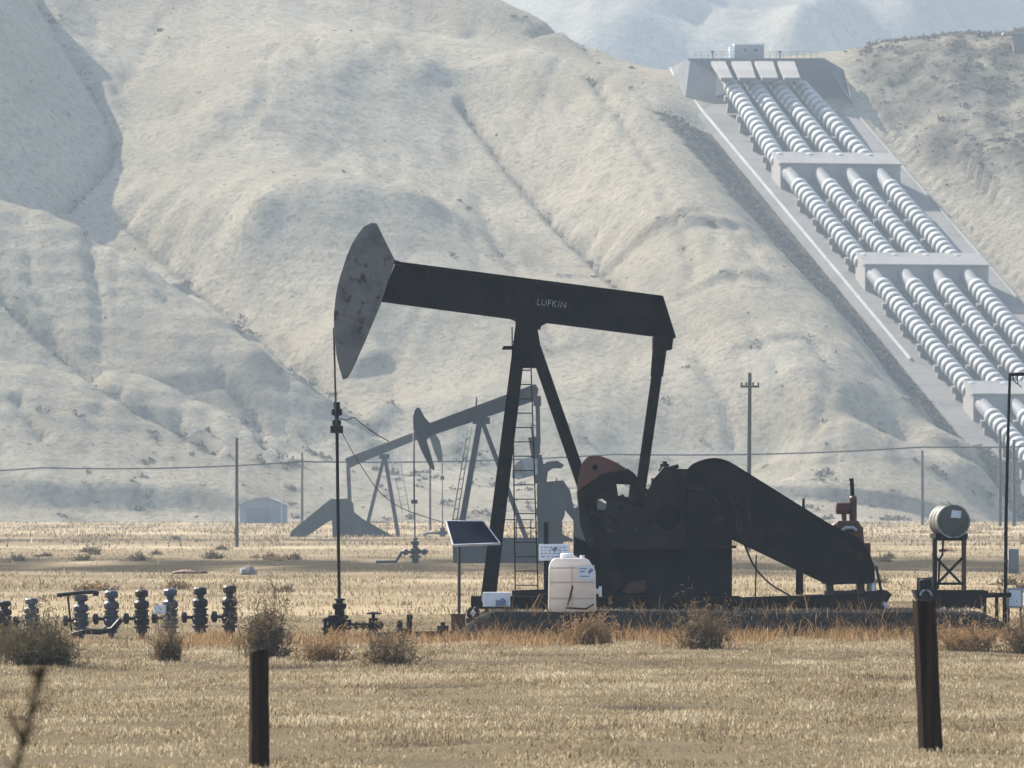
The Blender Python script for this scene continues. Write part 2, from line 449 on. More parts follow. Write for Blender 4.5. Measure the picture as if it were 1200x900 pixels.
def axis_vals(parts):
    r = []
    for a, b, s in parts: r.append(np.arange(a, b, s))
    return np.concatenate(r)
def ruts(x, y):
    """wheel tracks and bare scrapes in the foreground grass"""
    x = np.asarray(x, float); y = np.maximum(np.asarray(y, float), 20)
    r = np.zeros(np.broadcast(x, y).shape)
    wob = 1.2*pnoise(x/3.0, y/9.0) + .5*pnoise(x/.8+5, y/3.0)
    brk = np.clip(.5+1.3*pnoise(x/1.7+9, y/6.0), 0, 1)
    for y0, sl, wd, k in ((97.0,1.2,.55,.9),(101.5,1.2,.55,.9),(112.0,.5,.7,.8),(118.0,-.6,.6,.6),(131.0,.4,.9,.9),(140.0,-.8,.9,.7),(150.0,.9,1.1,.7),(158.0,.3,1.0,.6),(90.0,-.4,.4,.6)):
        r = np.maximum(r, k*brk*np.exp(-((y-y0-sl*x-wob)/wd)**2))
    r = np.maximum(r, np.exp(-(((x-1.95)/.85)**2+((y-117.0-.5*wob)/2.2)**2)**2))
    r = np.maximum(r, .8*np.exp(-(((x+2.9)/.6)**2+((y-109.0)/1.5)**2)**2))
    return r
gx = axis_vals([(-4000,-400,400),(-400,-60,20),(-60,-14,1.0),(-14,14,0.35),(14,60,1.0),(60,400,20),(400,4001,400)])
gy = axis_vals([(-40,60,8),(60,170,0.8),(170,177.5,0.3),(177.5,179.5,0.08),(179.5,212,0.3),(212,420,1.5),(420,1000,4),(1000,2000,40),(2000,9001,500)])
X, Y = np.meshgrid(gx, gy)
Z = gz(X, Y)
def grid_faces(nx, ny):
    i = np.arange(nx-1); j = np.arange(ny-1)
    I, J = np.meshgrid(i, j); a = (J*nx+I).ravel()
    return np.stack([a, a+1, a+nx+1, a+nx], 1)
# dark scrubby belts that cross the plain
belt = np.exp(-((Y-425-12*pnoise(X/30, Y/90))/60.0)**2)*0.9 + np.exp(-((Y-272)/7.0)**2)*0.35 + np.exp(-((Y-640)/40.0)**2)*0.5
padm = np.clip((X+1.6)/0.6,0,1)*np.clip((11.2-X)/0.8,0,1)*np.clip((Y-177.9)/0.2,0,1)*np.clip((180.2-Y)/0.8,0,1)
scrub = np.clip(belt*(1.15+1.3*fbm(X/5.0, Y/30.0, 3)), 0, 1)
scrub = np.maximum(scrub, .6*np.clip((225-Y)/20, 0, 1))
scrub = np.maximum(scrub, np.clip(ruts(X, Y)*.9, 0, 1))  # track shadows painted into the soil with the scrub tone
oil = np.clip((X+1.9)/0.5,0,1)*np.clip((11.3-X)/0.6,0,1)*np.clip((Y-177.7)/0.3,0,1)*np.clip((187.5-Y)/1.5,0,1)  # shade of the pad's front bank and near top, put into soil colour
g = np_mesh('ground', np.stack([X, Y, Z], -1).reshape(-1, 3), grid_faces(len(gx), len(gy)), 4, M['ground'], True, {'scrub': scrub.ravel(), 'oil': np.maximum(oil, .55*np.clip(ruts(X, Y), 0, 1)).ravel()})  # wheel-track shadows join the painted shade of the pad
tag(g, kind='structure')

# ================================================================== HILLS
# strip frame: the four discharge pipes climb the hill in this frame
pA = P(1140, 451, 1110); pB = P(914.6, 182, 1190)
SD = (pB-pA).normalized()
SA = Vector((SD.x, SD.y, 0)).normalized()
SR = Vector((SA.y, -SA.x, 0))
SN = SR.cross(SD).normalized()
if SN.z < 0: SN = -SN
PH = 3.3                                  # pipe axis above the bed
SO = pA - SN*PH
SU = 4.44                                  # pipe spacing
def BED(u, v, h=0.0): return SO + SR*u + SD*v + SN*h
V1 = (pB-pA).length
UL, UR = -4.1, 3*SU+6.4

def Yf(py): return 1060.0 + (540.0-py)*0.375
CP = []
def line(pts, step=7.0):
    w_ = [p if isinstance(p, Vector) else Vector(p) for p in pts]
    for i in range(len(w_)-1):
        n = max(1, int((w_[i+1]-w_[i]).length/step))
        for k in range(n): CP.append(w_[i].lerp(w_[i+1], k/n))
    CP.append(w_[-1])
def q(px, py, d=0.0): return P(px, py, Yf(py)+d)
def L(*pts): line([q(*p) for p in pts])
# foot of the hills and the apron of sand in front of them
for y_, z_ in ((985, 0.4), (1000, 1.9)):
    line([Vector((x, y_, z_)) for x in (-160, 160)], 14)
line([P(-300,556,1058), P(0,556,1058), P(300,552,1060), P(620,548,1062), P(900,548,1062), P(1200,520,1072), P(1400,520,1072)], 12)
# near left spur A (crest) and the hollow hidden behind it
line([P(-400,170,1100), P(-120,212,1112), P(0,233,1112), P(70,252,1110), P(140,290,1104), P(220,342,1092), P(300,392,1078), P(360,440,1072), P(420,490,1067)])
line([P(-400,176,1150), P(-120,228,1136), P(0,245,1130), P(70,262,1125), P(140,305,1118)])
line([P(-300,400,1052), P(0,420,1050), P(150,430,1052), P(250,470,1053)], 10)
# gully between spur A and the big mountain
L((150,268,14),(225,330,14),(295,385,13),(330,420,8),(380,470,8),(430,520,3))
# steep shaded valley side B, its foot, and the bright flank that faces it
line([P(-420,50,1182), P(-200,46,1188), P(-75,26,1200), P(-15,0,1222), P(15,-50,1256)])
line([P(-420,140,1160), P(-200,130,1168), P(-60,116,1183), P(20,126,1193), P(64,184,1189)])
line([P(30,-60,1290), P(70,40,1250), P(110,100,1228), P(135,158,1211), P(118,200,1196), P(75,246,1180), P(20,262,1160)])
L((190,168,2),(280,120,-10),(328,66,-8),(360,38,0),(425,36,0),(500,58,-4),(600,62,-2),(650,64,-2))
L((150,225,2),(230,240,-12),(300,225,-26),(400,215,-28),(500,220,-22))
L((250,300,-12),(330,330,-18),(420,340,-22),(520,350,-18),(600,380,-14),(700,420,-12))
L((340,460,-8),(450,460,-12),(560,470,-12),(700,480,-10),(850,490,-8))
line([P(150,90,1240), P(200,40,1262), P(240,0,1290), P(280,-60,1320)])
line([P(110,40,1262), P(160,0,1285), P(190,-50,1310)])
# bench above the crest, and the next ridge behind
line([P(340,16,1285), P(450,30,1284), P(560,47,1278), P(640,56,1272)])
line([P(360,-20,1310), P(470,-30,1312), P(560,-20,1306), P(618,12,1296), P(640,30,1292), P(680,60,1284), P(712,84,1276)])
line([P(-300,-160,1400), P(100,-150,1400), P(400,-110,1395)], 16)
for px in range(620, 1500, 60):
    CP.append(Vector(((px-600)*.133, 1330, 58.0))); CP.append(Vector(((px-600)*.140, 1420, 48.0)))
for px in range(-400, 620, 90):
    CP.append(Vector(((px-600)*.145, 1470, 85.0)))
# gully between mountain and right spur D
L((510,76,6),(560,132,10),(592,190,11),(640,232,11),(690,298,11),(722,334,8))
# spur D
L((640,70,-2),(690,104,-4),(730,170,-14),(790,260,-22),(860,350,-28),(930,430,-28),(990,490,-20))
L((690,210,-6),(740,290,-10),(790,370,-20),(830,440,-18))
line([P(716,80,1266), P(748,84,1254), P(784,87,1236)])
L((730,86,-2),(770,118,-9),(800,170,-14),(842,222,-17),(890,274,-19),(968,352,-19),(1030,434,-15),(1084,494,-9),(1150,540,-3))
# bed of the pipes (terrain just under the lining) and its banks
for u in (UL-1.0, 0.4*UR, UR+1.0):
    line([BED(u, v, -0.8) for v in (-70, -35, 0, 45, V1, V1+22)], 9)
line([BED(UR+4.0, v, 1.4) for v in (-70, -35, 0, 45, V1, V1+26)], 9)
line([P(780,78,1238), P(860,70,1240), P(940,70,1240), P(1000,76,1240)], 6)
# right hill F
line([P(1000,76,1240), P(1060,46,1246), P(1130,38,1250), P(1300,22,1256), P(1500,10,1260)])
line([P(1040,110,1222), P(1120,110,1220), P(1300,110,1218), P(1500,110,1215)])
line([P(1080,170,1200), P(1150,190,1188), P(1300,200,1180), P(1500,210,1176)])
line([P(1170,270,1160), P(1260,290,1148), P(1400,300,1140)])
line([P(1240,400,1108), P(1330,420,1100), P(1450,440,1096)])
line([P(1300,500,1072), P(1500,510,1070)])

def rbf(CP):
    pts = np.array([[p.x, p.y, p.z] for p in CP])
    # drop near-duplicates
    keep = []
    for i in range(len(pts)):
        if all((pts[i,0]-pts[j,0])**2+(pts[i,1]-pts[j,1])**2 > 6.0 for j in keep): keep.append(i)
    pts = pts[keep]
    xy = pts[:, :2]; n = len(pts)
    D = np.sqrt(((xy[:,None]-xy[None])**2).sum(-1)+1.5)
    A = np.zeros((n+3, n+3)); A[:n,:n] = -D + np.eye(n)*1.5
    A[:n,n] = 1; A[:n,n+1] = xy[:,0]/100; A[:n,n+2] = (xy[:,1]-1150)/100
    A[n:,:n] = A[:n,n:].T
    sol = np.linalg.solve(A, np.concatenate([pts[:,2], [0,0,0]]))
    def f(x, y):
        sh = x.shape; x = x.ravel(); y = y.ravel(); out = np.empty_like(x)
        for s in range(0, len(x), 20000):
            e = slice(s, s+20000)
            d = np.sqrt((x[e,None]-xy[None,:,0])**2 + (y[e,None]-xy[None,:,1])**2+1.5)
            out[e] = -d @ sol[:n] + sol[n] + sol[n+1]*x[e]/100 + sol[n+2]*(y[e]-1150)/100
        return out.reshape(sh)
    return f
HF = rbf(CP)
hx = axis_vals([(-165,-90,3.0),(-90,98,0.8),(98,166,3.0)])
hy = axis_vals([(986,1050,0.8),(1050,1300,0.8),(1300,1500,4.0)])
X, Y = np.meshgrid(hx, hy)
Z = HF(X, Y)
# strip coordinates of every vertex
rx, ry = X-SO.x, Y-SO.y
Uc = rx*SR.x + ry*SR.y
Vh = rx*SA.x + ry*SA.y
Vc = Vh/ (SD.x*SA.x+SD.y*SA.y)
bedz = SO.z + Vc*SD.z
du = np.maximum(np.maximum(UL-Uc, Uc-UR), 0)
inside = (Vc > -75) & (Vc < V1+20)
att = np.where(inside, np.clip((du-1.0)/8.0, 0, 1), 1.0)
att2 = np.where(Vc >= V1+20, np.clip(np.abs(Uc-7)/14-0.8, 0.15, 1), att)
h0 = np.clip((Z-2)/10, 0, 1)
nz = 1.5*fbm(X/26, Y/30, 5, 0.52) + 0.9*pnoise(X/7.5+0.6*pnoise(X/20,Y/20), Y/42) + 0.35*fbm(X/3.0, Y/6.0, 3, 0.55)
cut = 0
for sx_, sy_, of_, dp_ in ((13, 110, 0, .6),(8, 80, 31, .45),(5, 45, 77, .28)):
    n_ = pnoise(X/sx_ + .55*pnoise(X/28+of_, Y/34) + of_, Y/sy_ + of_)
    cut = cut - dp_*np.exp(-(n_/.055)**2)*np.clip(.35+1.6*pnoise(X/24-of_, Y/30+of_), 0, 1)
rill = -np.abs(pnoise(X/11+1.5*pnoise(X/30+7,Y/30), Y/55+5))*1.6
Z = Z + (nz*0.5+rill*0.55+cut)*att2*(0.25+0.75*h0)
# steep little cuts and landslip scars that face the plain (they stand in their own shade)
scar_shade = np.zeros_like(Z)
def scar(px, py, wpx, h, ang=0.0, run=5.0):
    """drop the ground below a line: a short steep face with a bench at its foot"""
    global Z
    c = q(px, py)
    wx = wpx/F*c.y/2
    lx = (X-c.x)*math.cos(ang) + (Y-c.y)*math.sin(ang)
    ly = -(X-c.x)*math.sin(ang) + (Y-c.y)*math.cos(ang)
    env = np.clip(1-(lx/wx)**2, 0, 1)**0.8
    edge = ly + 1.2*pnoise(lx/5.0, ly*0+px*0.37)
    prof = np.where(edge > 0, np.clip(1-edge/(run*4), 0, 1)**2, np.clip(1+edge/1.5, 0, 1))
    Z = Z + (.62*h)*env*prof
    scar_shade[:] = np.maximum(scar_shade, env*np.clip(1-np.abs(edge+.3)/1.6, 0, 1)*min(1, h/2.2))  # shade of the steep face, painted in with the brush tone
for a in ((760,312,130,2.6,-0.25),(830,322,100,1.8,0.15),(850,400,150,1.5,0.0),(690,318,90,1.5,0.0),(430,432,60,2.6,0.3),
          (280,372,50,2.2,0.2),(205,305,60,2.4,0.35),(1075,488,40,2.2,-0.2),(1140,524,110,1.5,0.0),(905,470,140,1.2,0.1),(640,438,120,1.0,0.0),
          (60,500,140,2.0,0.1),(150,505,190,2.2,-0.05),(340,500,130,1.8,0.05),(20,500,70,2.2,0.0),(420,505,90,1.6,0.0)):
    scar(*a)
def bench(px0, px1, py, h):
    """long low bank along the foot of the hills"""
    global Z
    c0 = P(px0, py, 1006); c1 = P(px1, py, 1006)
    env = np.clip((X-c0.x)/6, 0, 1)*np.clip((c1.x-X)/6, 0, 1)
    e = Y - 1004 - 3*pnoise(X/12, Y*0+2.2)
    prof = np.clip(e/3.2, 0, 1)*np.clip(1-(e-3)/40, 0, 1)**1.5
    Z = Z + h*(0.75+0.5*pnoise(X/9.0, Y*0+1.0))*env*prof
def carve(pts, depth, wpx, br=0.0):
    global Z
    d = np.full(Z.shape, 1e9)
    wob = 5*pnoise(X/5.0, Y/9.0)
    for (xa, ya), (xb, yb) in zip(pts[:-1], pts[1:]):
        dx, dy = xb-xa, yb-ya
        t = np.clip(((PX-xa)*dx+(PY-ya)*dy)/(dx*dx+dy*dy), 0, 1)
        d = np.minimum(d, np.hypot(PX-xa-t*dx, PY-ya-t*dy)+wob*.35)
    e = np.exp(-(d/wpx)**2)*np.where(VIS, 1, .0)
    Z = Z - depth*e
    return e
PX = 600+X/Y*F; PY = HZ-(Z-CAM_H)/Y*F
# what the road can see (gullies are cut there only, so hidden hollows stay whole)
mx = np.minimum.accumulate(PY, axis=0); VIS = PY <= mx+3
gul = np.zeros_like(Z)
for pts_, dp, wp_, b_ in (([(-10,335),(60,400),(110,440),(160,478),(215,505),(250,530)],1.5,7,.7),
                          ([(540,120),(600,200),(650,260),(700,310),(735,340)],1.5,5,.5),
                          ([(690,90),(728,140),(766,198)],.8,3.5,.4),
                          ([(150,262),(225,330),(295,385),(345,430)],1.2,6,.3),
                          ([(255,440),(290,470),(310,520)],1.2,6,.8),([(330,400),(400,470),(440,500)],.9,6,.5),
                          ([(820,420),(850,470),(860,520)],.8,7,.3),([(20,470),(50,520)],1.0,7,.5),
                          ([(42,-10),(75,45),(110,100),(135,155),(128,188),(75,244)],1.8,6,.4),([(190,20),(165,70),(138,110)],.5,5,.1),([(620,40),(660,30),(700,70)],.7,4,.3),
                          ([(560,232),(585,290),(625,345),(650,400)],.6,5,.15),([(870,370),(905,420),(925,470)],.6,5,.2),([(770,210),(800,280),(815,330)],.6,4,.2)):
    gul = np.maximum(gul, carve(pts_, dp, wp_)*b_)
# stock trails: stepped contour lines, strongest on the near left spur
trail = np.clip((500-PX)/90, .22, 1)*np.clip((PY-225)/40, .25, 1)*np.clip((540-PY)/40, 0, 1)
ph = Z/2.6 + .55*fbm(X/18, Y/22, 2) + .02*X
Z = Z + .27*trail*(np.abs(((ph % 1)-.5)*2)**2.0-.33)
bench(-200, 330, 600, 2.6)
# levee bank with a road on top, on the right
c0 = (930-600)*.1035
e = Y-1036-1.0*pnoise(X/30, Y*0); env = np.clip((X+2)/14, 0, 1)
Z = Z + 1.5*env*np.clip(e/1.5, 0, 1)*np.clip(1-(e-5)/10, 0, 1)
Z = np.where(inside & (du < 2.5), np.minimum(Z, bedz-0.5), Z)
Z = np.where(inside & (du >= 2.5) & (du < 7) & (Uc > 5), np.minimum(Z, bedz+0.2+(du-2.5)*0.55), Z)
plat = (Vc >= V1+20) & (Vc < V1+40) & (Uc > UL-6) & (Uc < UR+8)
PLAT_Z = P(870, 69, 1228).z
Z = np.where(plat, np.minimum(Z, PLAT_Z-0.3), Z)
brush = np.zeros_like(Z)
pxs = 600 + X/Y*F; pys = HZ - (Z-CAM_H)/Y*F
fn = fbm(X/6.0, Y/10.0, 4, 0.6)
brush = np.clip((pxs-985)/40, 0, 1)*np.clip((250-pys)/70, 0, 1)*np.clip(0.75+0.9*fn, 0, 1)*np.where(du > 3, 1, 0)
bank = np.where(inside & (Uc < UL+0.5) & (du < 8.5), np.clip(1.0+0.5*fn, 0, 1), 0)  # brush on the cut slope, strengthened to paint in its shade
brush = np.maximum(brush, bank)
brush = np.maximum(brush, scar_shade*np.clip(.6+.8*fn, 0, 1)*.8)  # scar faces darkened: painted shade in brush colour
brush = np.maximum(brush, gul*np.clip(.55+.9*fn, 0, 1))
brush = np.maximum(brush, np.clip((Z-1)/1, 0, 1)*np.clip((pys-470)/60, 0, 1)*np.clip(-0.15+1.4*fn, 0, 0.6))
track = np.exp(-((pys-(16+(pxs-340)*0.155))/2.2)**2)*((pxs > 310) & (pxs < 650))*0.7
track = np.maximum(track, np.exp(-((pys-534-3*np.sin(pxs/60))/3.5)**2)*((pxs > 500) & (pxs < 1100))*0.6)
track = np.maximum(track, np.exp(-((pys-(530-((pxs-850)/130.0)**2*20*np.where(pxs > 850, 1, 0.2)))/3.0)**2)*((pxs > 690) & (pxs < 1060))*0.7)
track = np.maximum(track, np.exp(-(((pxs-905)/26.0)**2+((pys-425)/22.0)**2))*0.8)
hills = np_mesh('hills', np.stack([X, Y, Z], -1).reshape(-1, 3), grid_faces(len(hx), len(hy)), 4, M['hill'], True,
                {'brush': brush.ravel(), 'track': track.ravel()})
tag(hills, kind='structure')
HX, HY, HZg = hx, hy, Z
def hzf(x, y):
    i = int(np.clip(np.searchsorted(HX, x)-1, 0, len(HX)-2)); j = int(np.clip(np.searchsorted(HY, y)-1, 0, len(HY)-2))
    return float(max(HZg[j,i], HZg[j+1,i], HZg[j,i+1], HZg[j+1,i+1]))

# distant range
CP = []
line([Vector((x, 2350, 0)) for x in (-500, 500)], 60)
line([P(400,60,2700), P(560,30,2720), P(622,9,2740), P(660,-2,2760), P(760,-30,2800), P(900,-60,2850), P(1200,-80,2900), P(1500,-60,2900)], 25)
line([P(620,90,2500), P(720,66,2560), P(790,36,2630), P(865,0,2720), P(900,-40,2800)], 25)
line([P(745,80,2530), P(830,42,2630), P(900,12,2700), P(960,-20,2780)], 25)
line([P(800,72,2590), P(870,40,2680), P(930,10,2760)], 25)
line([P(690,60,2640), P(745,34,2700), P(810,0,2780)], 25)
line([P(940,70,2510), P(1010,48,2560), P(1080,14,2660), P(1130,-30,2760)], 25)
line([P(900,60,2600), P(980,30,2690), P(1040,0,2780)], 25)
line([P(1100,40,2620), P(1200,10,2700), P(1300,0,2740)], 25)
line([Vector((x, 3300, 110)) for x in (-500, 500)], 60)
line([P(-400,60,2700), P(200,60,2700)], 60)
FF = rbf(CP)
fx = np.arange(-480, 481, 5.0); fy = np.arange(2340, 3300, 6.0)
X, Y = np.meshgrid(fx, fy)
Z = FF(X, Y) + (3.0*fbm(X/60, Y/90, 5, 0.5) - 6.0*np.abs(pnoise(X/38+pnoise(X/90, Y/90)+Y/260, Y/170)))*np.clip((Y-2350)/100, 0, 1)
fpx = 600+X/Y*F; fpy = HZ-(Z-CAM_H)/Y*F
for pl, hh_, ww_ in (([(700,75),(790,34),(865,0),(900,-30)],16,26),([(735,85),(830,42),(960,-20)],14,26),([(930,75),(1010,46),(1080,12),(1130,-20)],16,30),
                     ([(640,70),(720,30),(780,-10)],12,24),([(1060,50),(1150,10),(1200,-20)],12,26),([(850,70),(930,25),(1000,-15)],8,18)):
    dd = np.full(Z.shape, 1e9)
    for (xa, ya), (xb, yb) in zip(pl[:-1], pl[1:]):
        dx, dy = xb-xa, yb-ya; t = np.clip(((fpx-xa)*dx+(fpy-ya)*dy)/(dx*dx+dy*dy), 0, 1)
        dd = np.minimum(dd, np.hypot(fpx-xa-t*dx, fpy-ya-t*dy))
    Z = Z + hh_*np.exp(-dd/ww_)
o = np_mesh('hills', np.stack([X, Y, Z], -1).reshape(-1, 3), grid_faces(len(fx), len(fy)), 4, M['farhill'], True,
            {'brush': np.zeros(Z.size), 'track': np.zeros(Z.size)})
tag(o, kind='structure')
# ================================================================== PIPE STRIP
def proj(p): return (600+F*p.x/p.y, HZ-F*(p.z-CAM_H)/p.y)
def solve_v(u, h, py, lo=-60, hi=140):
    for _ in range(60):
        m = (lo+hi)/2
        if proj(BED(u, m, h))[1] > py: lo = m
        else: hi = m
    return (lo+hi)/2
def solve_u(v, h, px):
    a = proj(BED(0, v, h))[0]; b = proj(BED(10, v, h))[0]
    return (px-a)/(b-a)*10
VB = [V1, solve_v(0, PH, 300), 0.0]            # uphill faces of the three anchor blocks
BD = 4.6
VT = solve_v(0, PH, 97)
VBOT = solve_v(UL, 0, 121)

def frame_root(o, loc, r, d, n):
    o.rotation_mode = 'QUATERNION'
    o.rotation_quaternion = Matrix((r, d, n)).transposed().to_quaternion()
    o.location = loc

# concrete lining of the slope
ap = thing('slope_lining', 'pale grey concrete slope lining beneath the rows of white pipes', 'slope lining', (0,0,0))
frame_root(ap, BED(0, -45), SR, SD, SN)
mb = MB()
nu, nv = 4, 44
Lb = VBOT+45+3
for i in range(nu):
    for j in range(nv):
        u0 = UL+(UR-UL)*i/nu; u1 = UL+(UR-UL)*(i+1)/nu-0.05
        v0 = Lb*j/nv; v1 = Lb*(j+1)/nv-0.05
        mb.box(((u0+u1)/2, (v0+v1)/2, -0.25), (u1-u0, v1-v0, 0.5))
mb.build('slab', M['bedconc'], ap)
mb = MB()
mb.box((UR+0.20, Lb/2, 0.0), (0.2, Lb, 0.4))
mb.build('kerb', M['concrete'], ap)

# pale drain / stair channel along the left edge
vA = solve_v(UL, 0.2, 420); vE = solve_v(UL, 0.2, 112)
uA = solve_u(vA, 0.2, 1067); uE = solve_u(vE, 0.2, 809)
cA, cE = BED(uA, vA, 0.05), BED(uE, vE, 0.05)
cd = (cE-cA).normalized(); cn = (SN-cd*SN.dot(cd)).normalized()
ch = thing('drain_channel', 'long straight white concrete channel edging the left side of the pipe slope', 'drain channel', (0,0,0))
frame_root(ch, cA, cd.cross(cn), cd, cn)
ln = (cE-cA).length
MB().box((-0.10, ln/2, 0.05), (0.07, ln, 0.4)).box((0.10, ln/2, 0.05), (0.07, ln, 0.4)).box((0, ln/2, 0.0), (0.129, ln, 0.25)).build('channel_walls', M['pipewhite'], ch)
mb = MB(); p0 = P(803,110,1222); p1 = P(786,80,1234)
mb.bar((0,0,0), p1-p0, 0.25, 0.4, ref=(0,0,1))
o = mb.build('drain_channel', M['pipewhite']); o.location = p0
tag(o, 'short upper piece of white channel left of the dark bank above the pipes', 'drain channel')

# anchor blocks
names = ['topmost of the three concrete anchor blocks gripping the white pipes, below the dark bank',
         'middle one of the three concrete anchor blocks across the white pipe slope',
         'lowest concrete anchor block across the white pipes, at the right edge behind the tall mast']
fz = Vector((0,0,1))
for vb, nm in zip(VB, names):
    r = thing('anchor_block', nm, 'anchor block', BED(0, vb-BD), group='anchor blocks across the pipe slope')
    base = BED(0, vb-BD)
    uL, uR = -0.95, 3*SU+3.3
    Ht = 3.45
    mb = MB()
    pts = []
    for z in (-1.0, Ht):
        for (u, v) in ((uL, vb-BD), (uR, vb-BD), (uR, vb), (uL, vb)):
            b = BED(u, v); zz = z
            if z > 0 and v == vb: zz = 3.65
            pts.append(b + fz*zz - base)
    mb.hexa(pts).build('block', M['concrete'], r, 0.05)
    mb = MB()     # overhanging coping along the front edge
    pts = []
    for z in (Ht+0.003, Ht+0.16):
        for (u, v) in ((uL-0.15, vb-BD-0.35), (uR+0.15, vb-BD-0.35), (uR+0.15, vb-BD+0.9), (uL-0.15, vb-BD+0.9)):
            b = BED(u, vb-BD); off = SA*(v-(vb-BD))
            pts.append(b + off + fz*(z + (v-(vb-BD)-0.9)*0.0) - base)
    mb.hexa(pts).build('coping', M['concrete'], r, 0.03)

# pipes
PR = 0.95
def ring_mesh():
    mb = MB(); n = 20
    mb.lathe([(PR+0.005,-0.42),(PR+0.19,-0.38),(PR+0.26,-0.18),(PR+0.26,0.18),(PR+0.19,0.38),(PR+0.005,0.42)], 22, axis=(0,1,0))
    return mb
ring0 = None; saddle0 = None
sides = ['leftmost', 'second from left', 'third from left', 'rightmost']
runs = ['of the four ribbed pipes just under the dark bank', 'of the four ribbed pipes between the two upper anchor blocks',
        'of the four ribbed pipes just above the lowest anchor block', 'of the ribbed pipes below the lowest anchor block']
utop = [solve_u(VT, PH, x) for x in (854.5, 880.5, 907, 933.8)]
for si in range(4):
    for i in range(4):
        if si == 0: p_lo = BED(i*SU, VB[0]-0.3, PH-1.05); p_hi = BED(utop[i], VT+1.0, PH+0.1)
        elif si == 3: p_lo = BED(i*SU, -44, PH); p_hi = BED(i*SU, VB[2]-BD+0.3, PH-1.1)
        else: p_lo = BED(i*SU, VB[si]-0.3, PH-1.05); p_hi = BED(i*SU, VB[si-1]-BD+0.3, PH-1.1)
        d = (p_hi-p_lo); Ln = d.length; d.normalize()
        n = (SN - d*SN.dot(d)).normalized(); rr = d.cross(n).normalized()
        r = thing('discharge_pipe', sides[i] + ' ' + runs[si], 'pipe', (0,0,0), group='white ribbed pipes on the slope')
        frame_root(r, p_lo, rr, d, n)
        MB().tube([(0,0,0),(0,Ln,0)], PR, 24).build('barrel', M['pipeshade'], r)
        top_gap = 0.8 if si == 0 else 2.5
        nr = int((Ln-top_gap-0.6)/1.78)
        for k in range(nr):
            y = 0.9 + k*1.78
            if ring0 is None:
                ring0 = ring_mesh().build('stiffener_ring', M['pipewhite'], r); o = ring0
            else:
                o = ring0.copy(); COL.objects.link(o); o.parent = r
            o.location = (0, y, 0)
        for k in range(int(Ln/7.5)):
            y = 3.8 + k*7.8
            if y > Ln-2: break
            if saddle0 is None:
                mb = MB(); mb.prism([(-1.0,-PH+0.3),(1.0,-PH+0.3),(1.0,-1.5),(1.55,-1.3),(1.6,-0.5),(1.1,-0.5),(0.85,-0.8),(-0.85,-0.8),(-1.1,-0.5),(-1.6,-0.5),(-1.55,-1.3),(-1.0,-1.5)], -0.28, 0.28)
                saddle0 = mb.build('saddle', M['concrete'], r); o = saddle0
            else:
                o = saddle0.copy(); COL.objects.link(o); o.parent = r
            o.location = (0, y, 0)

# dark lined bank at the head of the slope
bl = thing('lined_bank', 'dark grey lined bank closing the head of the pipe slope', 'bank', (0,0,0))
def hexwall(mb, quad, t=Vector((0,0.5,-0.5))):
    mb.hexa([quad[0]+t, quad[1]+t, quad[1], quad[0], quad[3]+t, quad[2]+t, quad[2], quad[3]])
mb = MB()
b0 = BED(UL-0.6, VBOT, 0.05); b1 = BED(UR+0.8, VBOT, 0.05)
t0 = P(809,69.6,1228); t1 = P(965,68,1228)
hexwall(mb, [b0, b1, t1, t0])
hexwall(mb, [b0+Vector((-0.02,0,0)), t0+Vector((-0.02,0,0)), P(797,73,1231), P(787,79,1233)])
hexwall(mb, [b1+Vector((0.02,0,0)), P(997,112,1220), P(988,81,1230), t1+Vector((0.02,0,0))])
mb.build('bank_face', M['gunite'], bl)
mb = MB()
mb.hexa([P(806,70.2,1228), P(968,70.2,1228), P(968,70.2,1240), P(806,70.2,1240), P(806,68.2,1228), P(968,68.2,1228), P(968,68.2,1240), P(806,68.2,1240)])
mb.build('crest_slab', M['concrete'], bl)
# sloping cover slabs over the pipe inlets
for i, (xa, xb, xc, xd) in enumerate(((833,850,859,845),(857,880,886,866),(884,906,912,893),(911,931,938,919))):
    nm = ['leftmost', 'second', 'third', 'rightmost'][i]
    a, b, c, d = P(xa,71.5,1227.2), P(xb,71.5,1227.2), P(xc,91,1213.5), P(xd,91,1213.5)
    dn = Vector((0,0.2,-0.55))
    org = (a+b+c+d)/4
    mb = MB(); mb.hexa([p-org for p in (d+dn, c+dn, b+dn, a+dn, d, c, b, a)])
    o = mb.build('inlet_cover', M['bedconc'], None, 0.05); o.location = org
    tag(o, 'sloping grey inlet cover, %s of four at the top of the pipes' % nm, 'inlet cover', 'inlet covers above the pipes')

# little gate house on the crest
Yh = 1233.0; mh = Yh/F
gh = thing('gate_house', 'small pale flat-roofed building on the crest above the white pipes', 'building', P(878, 68.6, Yh))
wd, hh = 34*mh, 15.5*mh
MB().box((0, 0, hh/2), (wd, 2.6, hh)).build('wall', M['barn'] if False else M['boxgrey'], gh)
MB().box((0, 0, hh+0.12), (wd+0.4, 3.0, 0.22)).build('roof', M['whitepaint'], gh)
MB().box((-wd/2-0.42, 0, hh*0.45), (0.8, 2.3, hh*0.9)).build('annex', M['whitepaint'], gh)
for k in range(2):
    f = MB().box((-0.6+k*1.5, -1.32, hh*0.6), (0.5, 0.05, 0.4)).build('window', M['glass'], gh)
rl = thing('guard_rail', 'thin metal guard rail along the crest above the dark bank', 'railing', P(886, 68.2, 1229))
mb = MB(); mg = 1229/F
for k in range(19):
    x = (-72+k*8)*mg; mb.tube([(x,0,0),(x,0,0.9)], 0.03, 5)
mb.build('rail_posts', M['steel'], rl)
MB().tube([(-72*mg,0,0.9),(72*mg,0,0.9)], 0.03, 5).tube([(-72*mg,0,0.5),(72*mg,0,0.5)], 0.025, 5).build('rail', M['steel'], rl)
